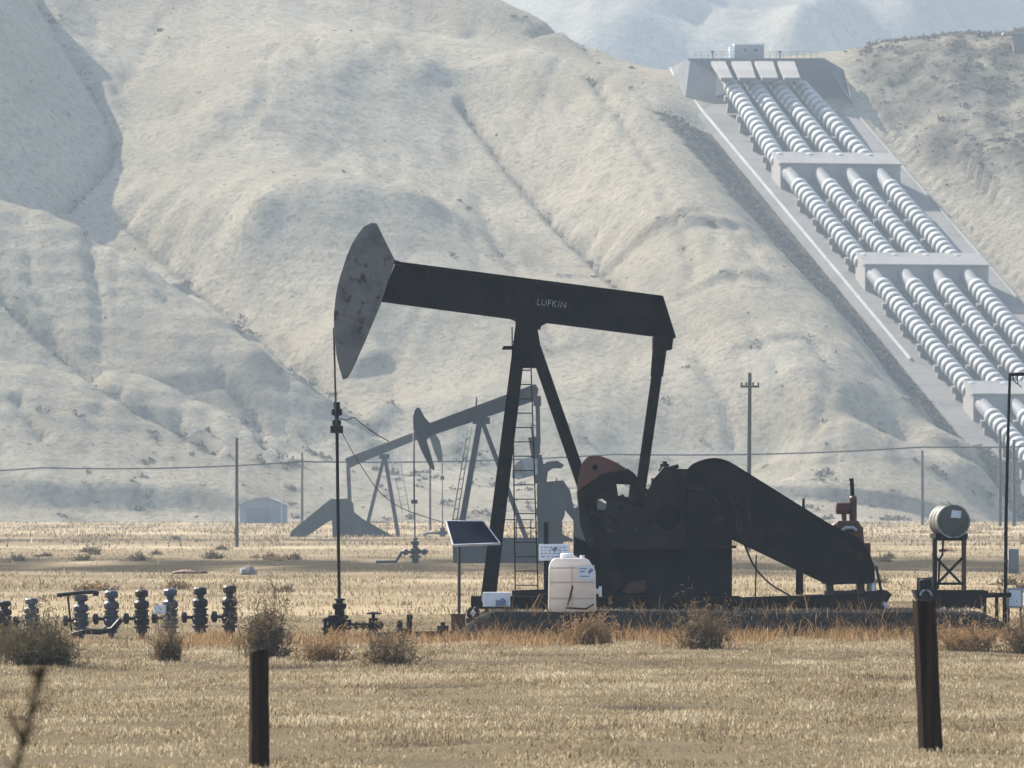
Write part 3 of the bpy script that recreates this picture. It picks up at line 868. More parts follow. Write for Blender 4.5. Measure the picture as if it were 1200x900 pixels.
for px, nm in ((835,'left'),(914,'right')):
    o = MB().lathe([(0.1,0),(0.1,0.75),(0.24,0.78),(0.24,1.05),(0.1,1.1)], 8).build('gate_hoist', M['steel']); o.location = P(px, 68.2, 1231.5)
    tag(o, 'small dark gate hoist on the crest, %s of the little pale building' % nm, 'hoist')
# concrete platform on the right hill
pl = thing('concrete_tank', 'low flat-topped concrete tank set into the brushy hill at the upper right edge', 'tank', P(1210, 64, 1238))
MB().box((0, 1.0, 0.0), (5.6, 4.0, 5.8)).build('tank_wall', M['bedconc'], pl)
MB().box((-0.5, 0.8, 3.06), (7.6, 5.0, 0.3)).build('lid', M['concrete'], pl)
# ================================================================== PUMPING UNITS
class Unit:
    """draws parts in photo pixels measured from the unit's own base point"""
    def __init__(s, root, ox, oy, m): s.r, s.ox, s.oy, s.m = root, ox, oy, m
    def p(s, x, y, d=0.0): return Vector(((x-s.ox)*s.m, d, (s.oy-y)*s.m))
    def o(s, pts): return [((x-s.ox)*s.m, (s.oy-y)*s.m) for x, y in pts]

def ladder(u, name, a0, a1, b0, b1, d, pitch, rr, mat, parent):
    """rails a and b (bottom, top) and rungs"""
    A0, A1, B0, B1 = u.p(*a0, d), u.p(*a1, d), u.p(*b0, d), u.p(*b1, d)
    mb = MB().tube([A0, A1], rr, 6).tube([B0, B1], rr, 6)
    l = (A1-A0).length; n = int(l/pitch)
    for k in range(1, n):
        t = k/n; q1 = B0.lerp(B1, t)
        mb.tube([A0.lerp(A1, t), q1], rr*0.8, 5)
    return mb.build(name, mat, parent)

# ------------------------------------------------------------------ the big near unit
m1 = 0.0186
base = P(715, 712, 186); base.z = 0.56
J = thing('pump_jack', 'large black oil pump jack nearest the camera, grey head tipped up at the left', 'pump jack', base, group='oil pump jacks')
U = Unit(J, 715, 712.5, m1)
# skid
mb = MB()
for d in (-0.95, 0.95):
    x0, x1 = U.p(552, 0).x, U.p(868, 0).x
    mb.box(((x0+x1)/2, d, 0.02), (x1-x0, 0.30, 0.05)).box(((x0+x1)/2, d, 0.235), (x1-x0, 0.30, 0.05)).box(((x0+x1)/2, d, 0.13), (x1-x0, 0.06, 0.2))
for x in (560, 600, 640, 690, 740, 800, 860):
    mb.box((U.p(x,0).x, 0, 0.13), (0.2, 1.9, 0.18))
mb.build('base_skid', M['black'], J)
MB().prism(U.o([(600,700),(700,700),(700,686),(655,686),(655,690),(600,692)]), 0.2, 0.75).build('skid_deck', M['black'], J)
# pedestal under the gearbox
pd = MB().prism(U.o([(697,700),(857,700),(857,633),(830,640),(700,640),(672,628),(672,650),(697,664)]), -0.62, 0.62).build('pedestal', M['blackblue'], J, 0.02)
for x in (716, 760, 812, 846): MB().box(U.p(x, 669, -0.64), (0.08, 0.03, 1.15)).build('stiffener', M['blackblue'], J)
MB().prism(U.o([(728,692),(733,685),(742,681),(756,679),(757,690),(750,694),(736,695)]), -0.70, -0.655).build('drip_cover', M['darkrust'], J)
# samson post
for sx in (-1, 1):
    MB().bar(U.p(611, 384, 0.32*sx), U.p(572, 703, 1.02*sx), (0.27, 0.33), 0.26).build('leg', M['black'], J)
    MB().bar(U.p(619, 384, 0.30*sx), U.p(725, 690, 0.80*sx), (0.25, 0.25), 0.22).build('leg', M['black'], J)
mb = MB().prism(U.o([(605,380),(629,380),(637,428),(632,431),(606,431),(599,428)]), -0.38, 0.38)
mb.build('post_cap', M['black'], J)
mb = MB()
for f in (0.35, 0.7):
    a = U.p(611, 384, 0).lerp(U.p(572, 703, 0), f); dd = 0.32+(1.02-0.32)*f
    mb.tube([a+Vector((0,-dd,0)), a+Vector((0,dd,0))], 0.06, 8)
mb.build('cross_tie', M['black'], J)
MB().prism(U.o([(590,405),(604,405),(604,409),(588,409)]), 0.2, 0.7).build('step', M['black'], J)
ladder(U, 'ladder', (604,703), (600,382), (631,703), (621,382), 0.95, 0.31, 0.016, M['black'], J)
# walking beam
tilt = math.atan2(349-309, 775-465)
bm_top = [(463,306.5),(775,348.5)]
mb = MB().prism(U.o([(463,309),(775,349),(790,395),(786,398),(767,393.5),(649,378),(600,372.5),(446,352)]), -0.055, 0.055)
mb.prism(U.o([(462,306),(776,346.5),(777,349.8),(462,309.4)]), -0.24, 0.24)
mb.prism(U.o([(446,350),(600,370.6),(649,376),(768,391),(768,394.5),(649,379.4),(600,374),(446,353.4)]), -0.24, 0.24)
mb.prism(U.o([(773,347),(777,347),(792,395),(788,398)]), -0.24, 0.24)
for x, a, b in ((592,327,371),(622,331,375),(500,314,358),(700,341,385)):
    mb.prism(U.o([(x,a),(x+3,a),(x+3,b),(x,b)]), -0.2, 0.2)
beam = mb.build('walking_beam', M['black'], J)
cu = bpy.data.curves.new('t', 'FONT'); cu.body = 'LUFKIN'; cu.size = 0.23; cu.extrude = 0.004; cu.align_x = 'LEFT'; cu.space_character = 1.12
to = bpy.data.objects.new('t', cu); COL.objects.link(to)
dg = bpy.context.evaluated_depsgraph_get()
me = bpy.data.meshes.new_from_object(to.evaluated_get(dg)); bpy.data.objects.remove(to)
me.materials.clear(); me.materials.append(M['letter'])
lt = bpy.data.objects.new('lettering', me); COL.objects.link(lt); lt.parent = beam
lt.location = U.p(628.5, 357.2, -0.066); lt.rotation_euler = (math.radians(90), math.radians(7.2), 0)
lt.scale = (0.78, 0.92, 1.0)
MB().prism(U.o([(604,384),(604,376),(597,373),(640,378.5),(634,382),(633,386)]), -0.42, 0.42).build('centre_bearing', M['black'], J)
# horse head
hh = [(434.8,261.3),(441.6,262),(452,283),(463,305),(447.5,352.4),(431,392),(415.2,428),(408,442),(402,445),(398,432),(394.4,416),(391.5,386.6),(391.4,368),(393.2,350),(395.6,336),(399.3,322),(406.7,299.5),(412.5,286),(418.9,275.4),(426.2,265.7)]
hd = MB().prism(U.o(hh), -0.27, 0.27, False).build('horse_head', M['headgrey'], J, 0.012)
mb = MB()
for d in (-0.285, 0.285):
    mb.prism(U.o([(440,290),(452,300),(444,345),(430,356)]), d-0.008, d+0.008)
mb.prism(U.o([(460,303),(470,307),(470,311),(459,309)]), -0.12, 0.12)
mb.build('head_plate', M['headgrey'], hd)
# bridle, carrier bar, rod
mb = MB()
for d in (-0.10, 0.10): mb.tube([U.p(391.2,384,d), U.p(392.3,430,d), U.p(394,498,d)], 0.022, 6)
mb.build('bridle', M['steel'], J)
cb = MB().box(U.p(394.6,503,0), (0.27,0.5,0.16)).build('carrier_bar', M['black'], J, 0.01)
MB().lathe([(0.06,0),(0.10,0.03),(0.10,0.12),(0.05,0.14),(0.05,0.22),(0.12,0.24),(0.12,0.36),(0.07,0.39),(0.07,0.52)], 10, org=U.p(394.6,499,0)).build('rod_clamp', M['black'], cb)
MB().tube([U.p(394.6,474,0), U.p(396,600,0), U.p(397.6,704,0)], 0.036, 8).build('polished_rod', M['black'], J)
# tail bearing and pitmans
MB().box(U.p(776,402,0), (0.42,1.75,0.28)).prism(U.o([(766,396),(789,398),(787,409),(780,411),(766,406)]), -0.3, 0.3).build('equalizer', M['black'], J, 0.02)
for sx in (-1, 1):
    mb = MB().bar(U.p(773.5,404,0.80*sx), U.p(769.5,441,0.80*sx), (0.29,0.25), 0.14)
    mb.bar(U.p(769.5,440,0.80*sx), U.p(746,606,0.80*sx), (0.21,0.20), 0.12)
    mb.build('pitman_arm', M['black'], J)
# cranks and counterweights
for sx in (-1, 1):
    y0, y1 = (0.66, 0.90) if sx > 0 else (-0.74, -0.64)
    for pl_ in ([(676,576),(700,571.5),(700,585.5),(699,597),(704,598.5),(704,643),(690,643),(680,616)],
                [(700,571.5),(722,567),(724,581.5),(730,579),(732,582),(737,582),(738.5,568),(747,562),(757,580),(780,592),(800,606),(806,628),(795,643),(704,643),(704,598.5),(709.5,596),(711,588),(706,584),(700,585.5)]):
        MB().prism(U.o(pl_), y0, y1).build('crank_arm', M['wornblack'], J, 0.01)
    for (xa, ya), (xb, yb), w_ in (((790,612),(706,576),.10),((800,626),(690,600),.08),((745,566),(790,600),.09)):
        yy_ = (y1+.02) if sx > 0 else (y0-.02)
        MB().bar(U.p(xa,ya,yy_), U.p(xb,yb,yy_), w_, .05).build('crank_rib', M['gearbrown'], J)
    MB().lathe([(.17,-.06),(.20,-.05),(.20,.05),(.12,.06)], 16, axis=(0,1,0), org=U.p(746,604,.86*sx)).build('wrist_pin', M['gearbrown'], J)
    cw = MB().prism(U.o([(676,577),(677.5,561),(679.5,550),(683,541),(688,535.5),(694,533.6),(702,534),(712,537.5),(721,541.8),(735,550),(705,556),(690,566)]), y0-0.12, y1+0.12)
    c = cw.build('counterweight', M['rustpaint'], J, 0.02)
    MB().prism(U.o([(690,565.5),(705,555.3),(735,549.0),(742,554),(748,561.5),(748,568),(722,567),(700,580),(682,590)]), y0-0.10, y1+0.10).build('counterweight', M['black'], J, 0.015)
    for bx, by in ((697,548),(704,560),(733,557),(703,600),(720,610),(742,596),(760,612),(727,595)):
        MB().lathe([(0.06,0),(0.06,0.05)], 8, axis=(0,sx,0), org=U.p(bx, by, (y1 if sx > 0 else y0)+0.125*sx-0.01*sx)).build('bolt_head', M['blackblue'], c)
MB().prism(U.o([(690,655),(684,640),(700,622),(742,612),(800,625),(800,655)]), -0.62, 0.62).build('brake_housing', M['gearbrown'], J)
MB().prism(U.o([(757,642),(757,577),(766,560),(774,551),(777,546.5),(789,546.5),(790,549),(806,549.5),(810,642)]), -0.55, 0.55).build('gearbox', M['gearbrown'], J, 0.02)
for xx_ in (764,776,790,800): MB().bar(U.p(xx_,560,-.56), U.p(xx_,640,-.56), .05, .04).build('gearbox_rib', M['wornblack'], J)
MB().bar(U.p(757,598,-.565), U.p(808,598,-.565), .09, .07).build('gearbox_flange', M['wornblack'], J)
MB().bar(U.p(735,640.5,-.66), U.p(862,640.5,-.66), .06, .08).build('pedestal_flange', M['wornblack'], J)
mb = MB().lathe([(0.10,0),(0.10,0.1),(0.05,0.11),(0.05,0.16)], 8, org=U.p(779,549,0)).tube([U.p(772,552,-0.2), U.p(795,546,-0.2)], 0.05, 6)
mb.build('breather_cap', M['black'], J)
MB().lathe([(0.28,-0.8),(0.28,0.8)], 14, axis=(0,1,0), org=U.p(782,606,0)).build('crank_shaft', M['black'], J)
# belt guard
bg_o = [(806,640),(803,600),(804,560),(806,549.6),(811,545),(818,541.7),(827,539),(836,538),(844,539.2),(851.5,541.7),(860,546.5),(969,614.5),(1004,632),(1014,647),(1021,663),(1021.4,681),(967.8,683.5),(857,631),(838,640)]
gd = MB().prism(U.o(bg_o), -1.12, -0.80).build('belt_guard', M['black'], J, 0.02)
mb = MB()
inner = U.o(bg_o)
for i in range(len(inner)):
    a, b = inner[i], inner[(i+1) % len(inner)]
    mb.bar((a[0],-1.125,a[1]), (b[0],-1.125,b[1]), 0.05, 0.05)
for (xa, ya), (xb, yb) in (((852,542),(850,628)),((905,575),(893,648)),((960,609),(945,673)),((806,575),(850,580))):
    mb.bar(U.p(xa,ya,-1.13), U.p(xb,yb,-1.13), 0.07, 0.03)
mb.build('guard_rim', M['blackblue'], gd)
rr_ = random.Random(4)
for k in range(7):     # flaked paint streaks showing older metal
    x, y = 818+rr_.random()*60, 560+rr_.random()*60
    pts = [(x, y)]
    for t in range(5): pts.append((pts[-1][0]+rr_.uniform(-2,5), pts[-1][1]+rr_.uniform(3,9)))
    mb = MB()
    for a, b in zip(pts[:-1], pts[1:]): mb.bar(U.p(a[0],a[1],-1.122), U.p(b[0],b[1],-1.122), rr_.uniform(.02,.05), 0.006)
    mb.build('paint_flake', M['flake'], gd)
mb = MB()
mb.box(U.p(936.5,682,-0.2), (0.16,0.16,0.55)).box(U.p(936.5,640,-0.6), (0.14,0.14,1.1)).tube([U.p(940.5,600,-0.6),U.p(940.5,584,-0.6)], 0.035, 6).tube([U.p(940.5,640,-0.6),U.p(940.5,598,-0.6)], 0.04, 6)
mb.build('guard_support', M['black'], J)

# engine skid
sk = thing('engine_skid', 'black steel engine skid with upturned nose beneath the sloping belt guard', 'skid', U.p(955,712)+base)
sk.location.z = 0.56
US = Unit(sk, 955, 712.5, m1)
mb = MB()
for d in (-0.9, 0.75):
    mb.prism(US.o([(871,712.4),(871,700),(935,698),(1000,695),(1028,692),(1037,691),(1043,696),(1033,712.4)]), d, d+0.16)
mb.prism(US.o([(873,704),(1030,699),(1030,704),(873,708)]), -0.74, 0.75)
mb.build('skid_frame', M['black'], sk)
mb = MB()
for x in (971, 1007):
    mb.box(US.p(x,688.5,-0.4), (0.16,0.8,0.30))
mb.box(US.p(989,695,-0.2),(0.9,0.9,0.12)).tube([US.p(975,697,-0.6),US.p(1012,691,-0.5)],0.05,6)
mb.build('engine_mount', M['steel'], sk)
MB().tube([US.p(1031.5,692,-0.5), US.p(1025.5,663,-0.5)], [0.035,0.03], 6).build('clutch_lever', M['black'], sk)
MB().lathe([(0.10,0),(0.10,0.25),(0.06,0.3)], 8, org=US.p(1020,692,-0.6)).build('oil_can', M['bright'], sk)
MB().tube([US.p(1033,705,-0.95),US.p(1040,716,-1.0)],0.05,6).build('tow_eye', M['bright'], sk)

en = thing('engine', 'rusty red stationary engine with upright exhaust behind the belt guard', 'engine', U.p(990,690,0.0)+base)
UE = Unit(en, 990, 690, m1)
MB().prism(UE.o([(962,684),(962,640),(970,618),(978,612.5),(1001,612.5),(1010,617),(1012,641),(1017,660),(1018,684)]), -0.62, 0.35).build('engine_block', M['engred'], en, 0.03)
MB().prism(UE.o([(980,610),(1005,610),(1008,622),(978,622)]), -0.68, -0.1).build('cylinder_head', M['engred'], en, 0.03)
MB().tube([UE.p(985,622,-0.70),UE.p(990,618.5,-0.72),UE.p(998,618.5,-0.72),UE.p(1002,622,-0.70)], 0.045, 8).build('intake_pipe', M['bright'], en)
ac = MB().lathe([(0.08,-0.18),(0.13,-0.16),(0.13,0.12),(0.10,0.16)], 14, axis=(1,0,0), org=UE.p(988,595.5,-0.3)).tube([UE.p(988,598,-0.3),UE.p(989,614,-0.3)], 0.055, 8)
ac.build('air_cleaner', M['engred'], en)
MB().lathe([(0.085,0),(0.085,0.56),(0.045,0.6)], 12, org=UE.p(999,613,-0.3)).build('muffler', M['engred'], en)
MB().tube([UE.p(998.4,584,-0.3),UE.p(997.6,565,-0.3),UE.p(997.0,560.5,-0.3)], [0.045,0.042,0.055], 8).build('exhaust_stack', M['black'], en)
MB().lathe([(0.34,0),(0.34,0.12)], 20, axis=(0,-1,0), org=UE.p(988,650,-0.62)).build('flywheel', M['steel'], en)
MB().box(UE.p(1016,655,-0.1),(0.12,0.7,0.7)).build('radiator', M['engred'], en)

# loose cable below the guard
def cable(label, pts, r, mat=None, nm='cable', cat='cable'):
    org = Vector(pts[0]); mb = MB()
    ps = [Vector(p)-org for p in pts]
    dense = []
    for i in range(len(ps)-1):                    # Catmull-Rom
        p0, p1, p2, p3 = ps[max(i-1,0)], ps[i], ps[i+1], ps[min(i+2,len(ps)-1)]
        for k in range(6):
            t = k/6
            dense.append(0.5*((2*p1)+(p2-p0)*t+(2*p0-5*p1+4*p2-p3)*t*t+(3*p1-p0-3*p2+p3)*t**3))
    dense.append(ps[-1])
    mb.tube(dense, r, 6); o = mb.build(nm, mat or M['rubber']); o.location = org
    return tag(o, label, cat)
W1 = lambda x, y, d=0.0: U.p(x, y, d)+base
cable('thin black cable drooping under the belt guard to the engine skid', [W1(871,637,-.9),W1(877,652,-.8),W1(886,668,-.7),W1(902,684,-.7),W1(920,695,-.7),W1(927,699,-.7)], 0.022)
cable('slim pipe standing upright between pedestal and engine skid', [W1(886,700,.5),W1(886.5,680,.5),W1(887,650,.5)], 0.018, M['steel'], 'conduit', 'conduit')
cable('thin load cable sagging from the rod carrier towards the solar panel post', [W1(399,503,-.1),W1(408,520,-.3),W1(425,548,-.5),W1(447,578,-.6),W1(475,597,-.7),W1(520,612,-.8)], 0.009)
cable('short black cable looping from the rod clamp to the right', [W1(398,490,-.05),W1(407,492,-.1),W1(414,489,-.1),W1(421,494,-.1),W1(440,508,-.2),W1(456,517,-.3)], 0.012)

# ------------------------------------------------------------------ second unit, seen beyond
Y2 = 440.0; m2 = Y2/F
b2 = P(590, 651, Y2)
J2 = thing('pump_jack', 'slate grey pump jack farther off behind the near one, head hanging at the left', 'pump jack', b2, group='oil pump jacks')
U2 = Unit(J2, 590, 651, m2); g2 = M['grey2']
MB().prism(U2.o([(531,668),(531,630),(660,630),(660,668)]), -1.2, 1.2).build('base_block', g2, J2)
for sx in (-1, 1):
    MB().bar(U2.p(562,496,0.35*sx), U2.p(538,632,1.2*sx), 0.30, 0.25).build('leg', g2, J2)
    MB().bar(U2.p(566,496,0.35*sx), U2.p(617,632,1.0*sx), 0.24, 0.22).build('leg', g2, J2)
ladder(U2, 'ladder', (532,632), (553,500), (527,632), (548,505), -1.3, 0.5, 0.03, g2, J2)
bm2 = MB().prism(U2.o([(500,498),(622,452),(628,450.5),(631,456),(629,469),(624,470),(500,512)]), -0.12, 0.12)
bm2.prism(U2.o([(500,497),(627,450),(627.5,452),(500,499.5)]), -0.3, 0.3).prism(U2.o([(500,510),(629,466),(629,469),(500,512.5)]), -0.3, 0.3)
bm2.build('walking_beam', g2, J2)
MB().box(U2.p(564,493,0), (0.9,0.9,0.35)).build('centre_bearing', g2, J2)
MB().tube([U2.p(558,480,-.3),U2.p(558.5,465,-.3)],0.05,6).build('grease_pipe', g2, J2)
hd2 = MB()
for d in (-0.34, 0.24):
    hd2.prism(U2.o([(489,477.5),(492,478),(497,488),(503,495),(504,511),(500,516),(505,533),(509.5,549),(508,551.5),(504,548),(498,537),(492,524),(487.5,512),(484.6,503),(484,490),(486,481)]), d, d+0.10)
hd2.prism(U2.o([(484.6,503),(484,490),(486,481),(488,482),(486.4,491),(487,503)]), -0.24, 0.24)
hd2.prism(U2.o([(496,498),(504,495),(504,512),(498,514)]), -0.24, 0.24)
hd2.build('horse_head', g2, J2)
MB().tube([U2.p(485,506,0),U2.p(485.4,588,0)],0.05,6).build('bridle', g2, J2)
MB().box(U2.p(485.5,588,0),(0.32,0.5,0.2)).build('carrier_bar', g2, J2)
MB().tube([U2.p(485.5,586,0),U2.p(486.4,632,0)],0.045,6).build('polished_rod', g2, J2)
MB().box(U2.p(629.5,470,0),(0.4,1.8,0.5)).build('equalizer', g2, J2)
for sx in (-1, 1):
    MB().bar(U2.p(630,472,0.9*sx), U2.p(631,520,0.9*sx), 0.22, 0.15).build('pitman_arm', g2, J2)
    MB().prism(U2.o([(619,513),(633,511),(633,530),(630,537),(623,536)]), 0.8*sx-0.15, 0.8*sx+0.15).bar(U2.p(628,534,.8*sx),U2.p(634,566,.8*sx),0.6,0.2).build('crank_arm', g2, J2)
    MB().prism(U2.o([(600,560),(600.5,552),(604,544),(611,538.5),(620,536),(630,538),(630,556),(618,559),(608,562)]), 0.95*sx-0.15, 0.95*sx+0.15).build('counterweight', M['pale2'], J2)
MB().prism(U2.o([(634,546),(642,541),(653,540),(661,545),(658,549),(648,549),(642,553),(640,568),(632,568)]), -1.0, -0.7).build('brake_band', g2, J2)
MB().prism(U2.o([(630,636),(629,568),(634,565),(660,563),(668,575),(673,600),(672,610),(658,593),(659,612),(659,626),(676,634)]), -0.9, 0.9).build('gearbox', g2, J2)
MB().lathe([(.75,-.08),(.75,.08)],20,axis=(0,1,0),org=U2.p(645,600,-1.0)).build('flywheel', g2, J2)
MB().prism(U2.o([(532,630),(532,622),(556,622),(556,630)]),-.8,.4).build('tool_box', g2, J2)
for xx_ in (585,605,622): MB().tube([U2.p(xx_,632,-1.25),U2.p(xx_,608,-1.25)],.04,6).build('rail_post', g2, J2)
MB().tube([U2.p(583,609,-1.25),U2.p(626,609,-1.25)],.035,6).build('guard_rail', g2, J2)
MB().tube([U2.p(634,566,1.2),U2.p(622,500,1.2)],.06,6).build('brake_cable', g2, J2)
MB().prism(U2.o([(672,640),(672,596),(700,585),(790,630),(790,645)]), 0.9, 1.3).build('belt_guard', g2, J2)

# ------------------------------------------------------------------ third unit, farthest, facing right
Y3 = 690.0; m3 = Y3/F
b3 = P(400, 636, Y3)
J3 = thing('pump_jack', 'small hazy grey pump jack farthest away, low left of the others and facing right', 'pump jack', b3, group='oil pump jacks')
U3 = Unit(J3, 400, 636, m3)
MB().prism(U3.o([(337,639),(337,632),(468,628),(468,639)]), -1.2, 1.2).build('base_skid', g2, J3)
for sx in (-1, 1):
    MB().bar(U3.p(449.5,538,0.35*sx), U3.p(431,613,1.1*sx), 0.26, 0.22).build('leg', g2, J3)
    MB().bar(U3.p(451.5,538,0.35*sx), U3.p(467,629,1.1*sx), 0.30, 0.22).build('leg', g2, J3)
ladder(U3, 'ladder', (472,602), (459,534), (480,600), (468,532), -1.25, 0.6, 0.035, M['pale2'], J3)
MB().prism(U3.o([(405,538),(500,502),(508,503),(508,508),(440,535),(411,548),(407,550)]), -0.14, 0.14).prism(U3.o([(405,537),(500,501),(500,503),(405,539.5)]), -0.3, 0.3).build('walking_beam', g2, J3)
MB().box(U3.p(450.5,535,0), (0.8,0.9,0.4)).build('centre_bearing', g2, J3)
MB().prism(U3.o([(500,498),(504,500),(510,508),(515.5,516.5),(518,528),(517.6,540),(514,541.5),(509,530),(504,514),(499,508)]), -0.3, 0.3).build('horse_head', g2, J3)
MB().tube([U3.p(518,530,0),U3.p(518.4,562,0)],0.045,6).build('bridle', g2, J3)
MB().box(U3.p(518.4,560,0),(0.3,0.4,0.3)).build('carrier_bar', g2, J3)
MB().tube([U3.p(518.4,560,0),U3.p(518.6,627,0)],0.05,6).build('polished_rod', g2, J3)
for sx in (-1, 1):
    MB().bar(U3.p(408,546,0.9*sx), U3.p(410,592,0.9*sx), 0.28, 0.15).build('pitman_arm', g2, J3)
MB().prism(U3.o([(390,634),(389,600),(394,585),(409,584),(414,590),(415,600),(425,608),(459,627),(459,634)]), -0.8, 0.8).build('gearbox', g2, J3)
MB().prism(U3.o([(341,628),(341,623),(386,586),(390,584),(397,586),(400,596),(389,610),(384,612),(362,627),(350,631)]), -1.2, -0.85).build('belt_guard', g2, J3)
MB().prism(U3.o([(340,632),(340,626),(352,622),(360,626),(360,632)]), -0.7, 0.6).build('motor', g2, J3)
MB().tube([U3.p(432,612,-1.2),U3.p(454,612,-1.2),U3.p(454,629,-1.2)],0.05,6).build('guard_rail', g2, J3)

# ================================================================== WELLHEADS
def flanged(mb, org, prof, n=12, sm=True): mb.lathe([(r, h) for h, r in prof], n, org=org, smooth=sm); return mb
def wellhead(label, x, ytop, ybase, Y, m, mat, width=1.0):
    b = P(x, ybase, Y); b.z = max(gzf(b.x, Y)-0.04, b.z-0.3)
    H = P(x, ytop, Y).z - b.z
    r = thing('wellhead', label, 'wellhead', b, group='wellheads under the pump jack rods')
    k = width
    flanged(MB(), (0,0,0), [(0,.14*k),(H*.22,.14*k),(H*.23,.24*k),(H*.32,.24*k),(H*.33,.15*k),(H*.5,.15*k),(H*.51,.20*k),(H*.58,.20*k),(H*.59,.11*k),(H*.7,.11*k)]).build('casing_head', mat, r)
    flanged(MB(), (0,0,H*.7), [(0,.09*k),(H*.06,.15*k),(H*.16,.16*k),(H*.18,.08*k),(H*.24,.08*k),(H*.25,.13*k),(H*.29,.11*k),(H*.30,.05*k)]).build('stuffing_box', mat, r)
    return r, H
r, H = wellhead('near wellhead with side valves under the black pump jack rod', 397.8, 701, 747, 183.5, .01835, M['black'])
k = .01835
def wp(x, y, d=0): return Vector(((x-397.8)*k, d, (747-y)*k))
mb = MB()
mb.tube([wp(398,731),wp(449,731)],0.055,8).tube([wp(398,726,-.1),wp(412,726,-.1)],0.04,8)
for x in (410,418,426,446): mb.lathe([(0.09,-0.03),(0.09,0.03)],10,axis=(1,0,0),org=wp(x,731))
mb.build('flow_pipe', M['black'], r)
v = MB().lathe([(.10,-.16),(.10,.16)],10,org=wp(437.5,731)).lathe([(.13,-.19),(.13,-.15)],10,org=wp(437.5,731)).lathe([(.04,.14),(.04,.24),(.15,.24),(.15,.27),(.03,.3)],10,org=wp(437.5,731)).tube([wp(437.5,735),wp(437.5,748)],0.06,8)
v.build('valve', M['black'], r)
for x, y0, y1 in ((381.5,722,744),(387,719,744),(391.5,721,744)):
    MB().tube([wp(x,y0,-.1),wp(x,y1,-.1)],0.045,8).lathe([(.07,-.03),(.07,.03)],8,org=wp(x,y0+3,-.1)).lathe([(.08,-.03),(.08,.03)],8,org=wp(x,y0+13,-.1)).build('side_valve', M['black'], r)
for yy_ in (724,738): MB().tube([wp(381,yy_,-.1),wp(397,yy_,-.1)],0.035,8).build('manifold_pipe', M['black'], r)
# ground piping to the right of it
fl = thing('flow_line', 'low run of dark oil pipe with fittings between near wellhead and solar panel', 'pipeline', P(505,747,183))
kk = .0183
def fp(x, y, d=0): return Vector(((x-505)*kk, d, (747-y)*kk))
MB().tube([fp(415,746),fp(462,743),fp(535,742)],0.05,8).tube([fp(474,746,.3),fp(530,746,.3)],0.05,8).build('line_pipe', M['black'], fl)
MB().lathe([(.20,0),(.20,.12),(.12,.2),(.07,.22),(.07,.30),(.04,.36)],10,org=fp(468,747)).build('check_valve', M['black'], fl)
MB().tube([fp(479,748),fp(480,724),fp(481,721)],0.06,8).box(fp(480,723),(0.12,0.12,0.1)).build('riser', M['black'], fl)
MB().lathe([(.13,-.12),(.13,.12)],10,axis=(1,0,0),org=fp(519,740)).lathe([(.05,0),(.05,.2)],8,org=fp(519,740)).build('union', M['black'], fl)

r, H = wellhead('wellhead with crossbar valves under the slate grey pump jack', 486.6, 630, 660, 438, .0438, M['grey2'], 1.3)
k2 = .0438
MB().tube([(-.75,0,H*.45),(.65,0,H*.47)],0.09,8).lathe([(.16,-.1),(.16,.1)],8,axis=(1,0,0),org=(-.5,0,H*.45)).lathe([(.16,-.1),(.16,.1)],8,axis=(1,0,0),org=(.45,0,H*.46)).build('side_valve', M['grey2'], r)
MB().tube([(-.7,0,H*.45),(-1.0,0,.12),(-2.0,.3,.1)],0.09,8).build('flow_pipe', M['grey2'], r)
r, H = wellhead('farthest wellhead, tiny, beside the solar panel post', 518.6, 617, 640, 688, .0688, M['grey2'], 1.6)
MB().tube([(-1.2,0,H*.4),(.4,0,H*.4)],0.11,8).tube([(-1.2,0,H*.4),(-1.5,0,.1)],0.11,8).build('flow_pipe', M['grey2'], r)

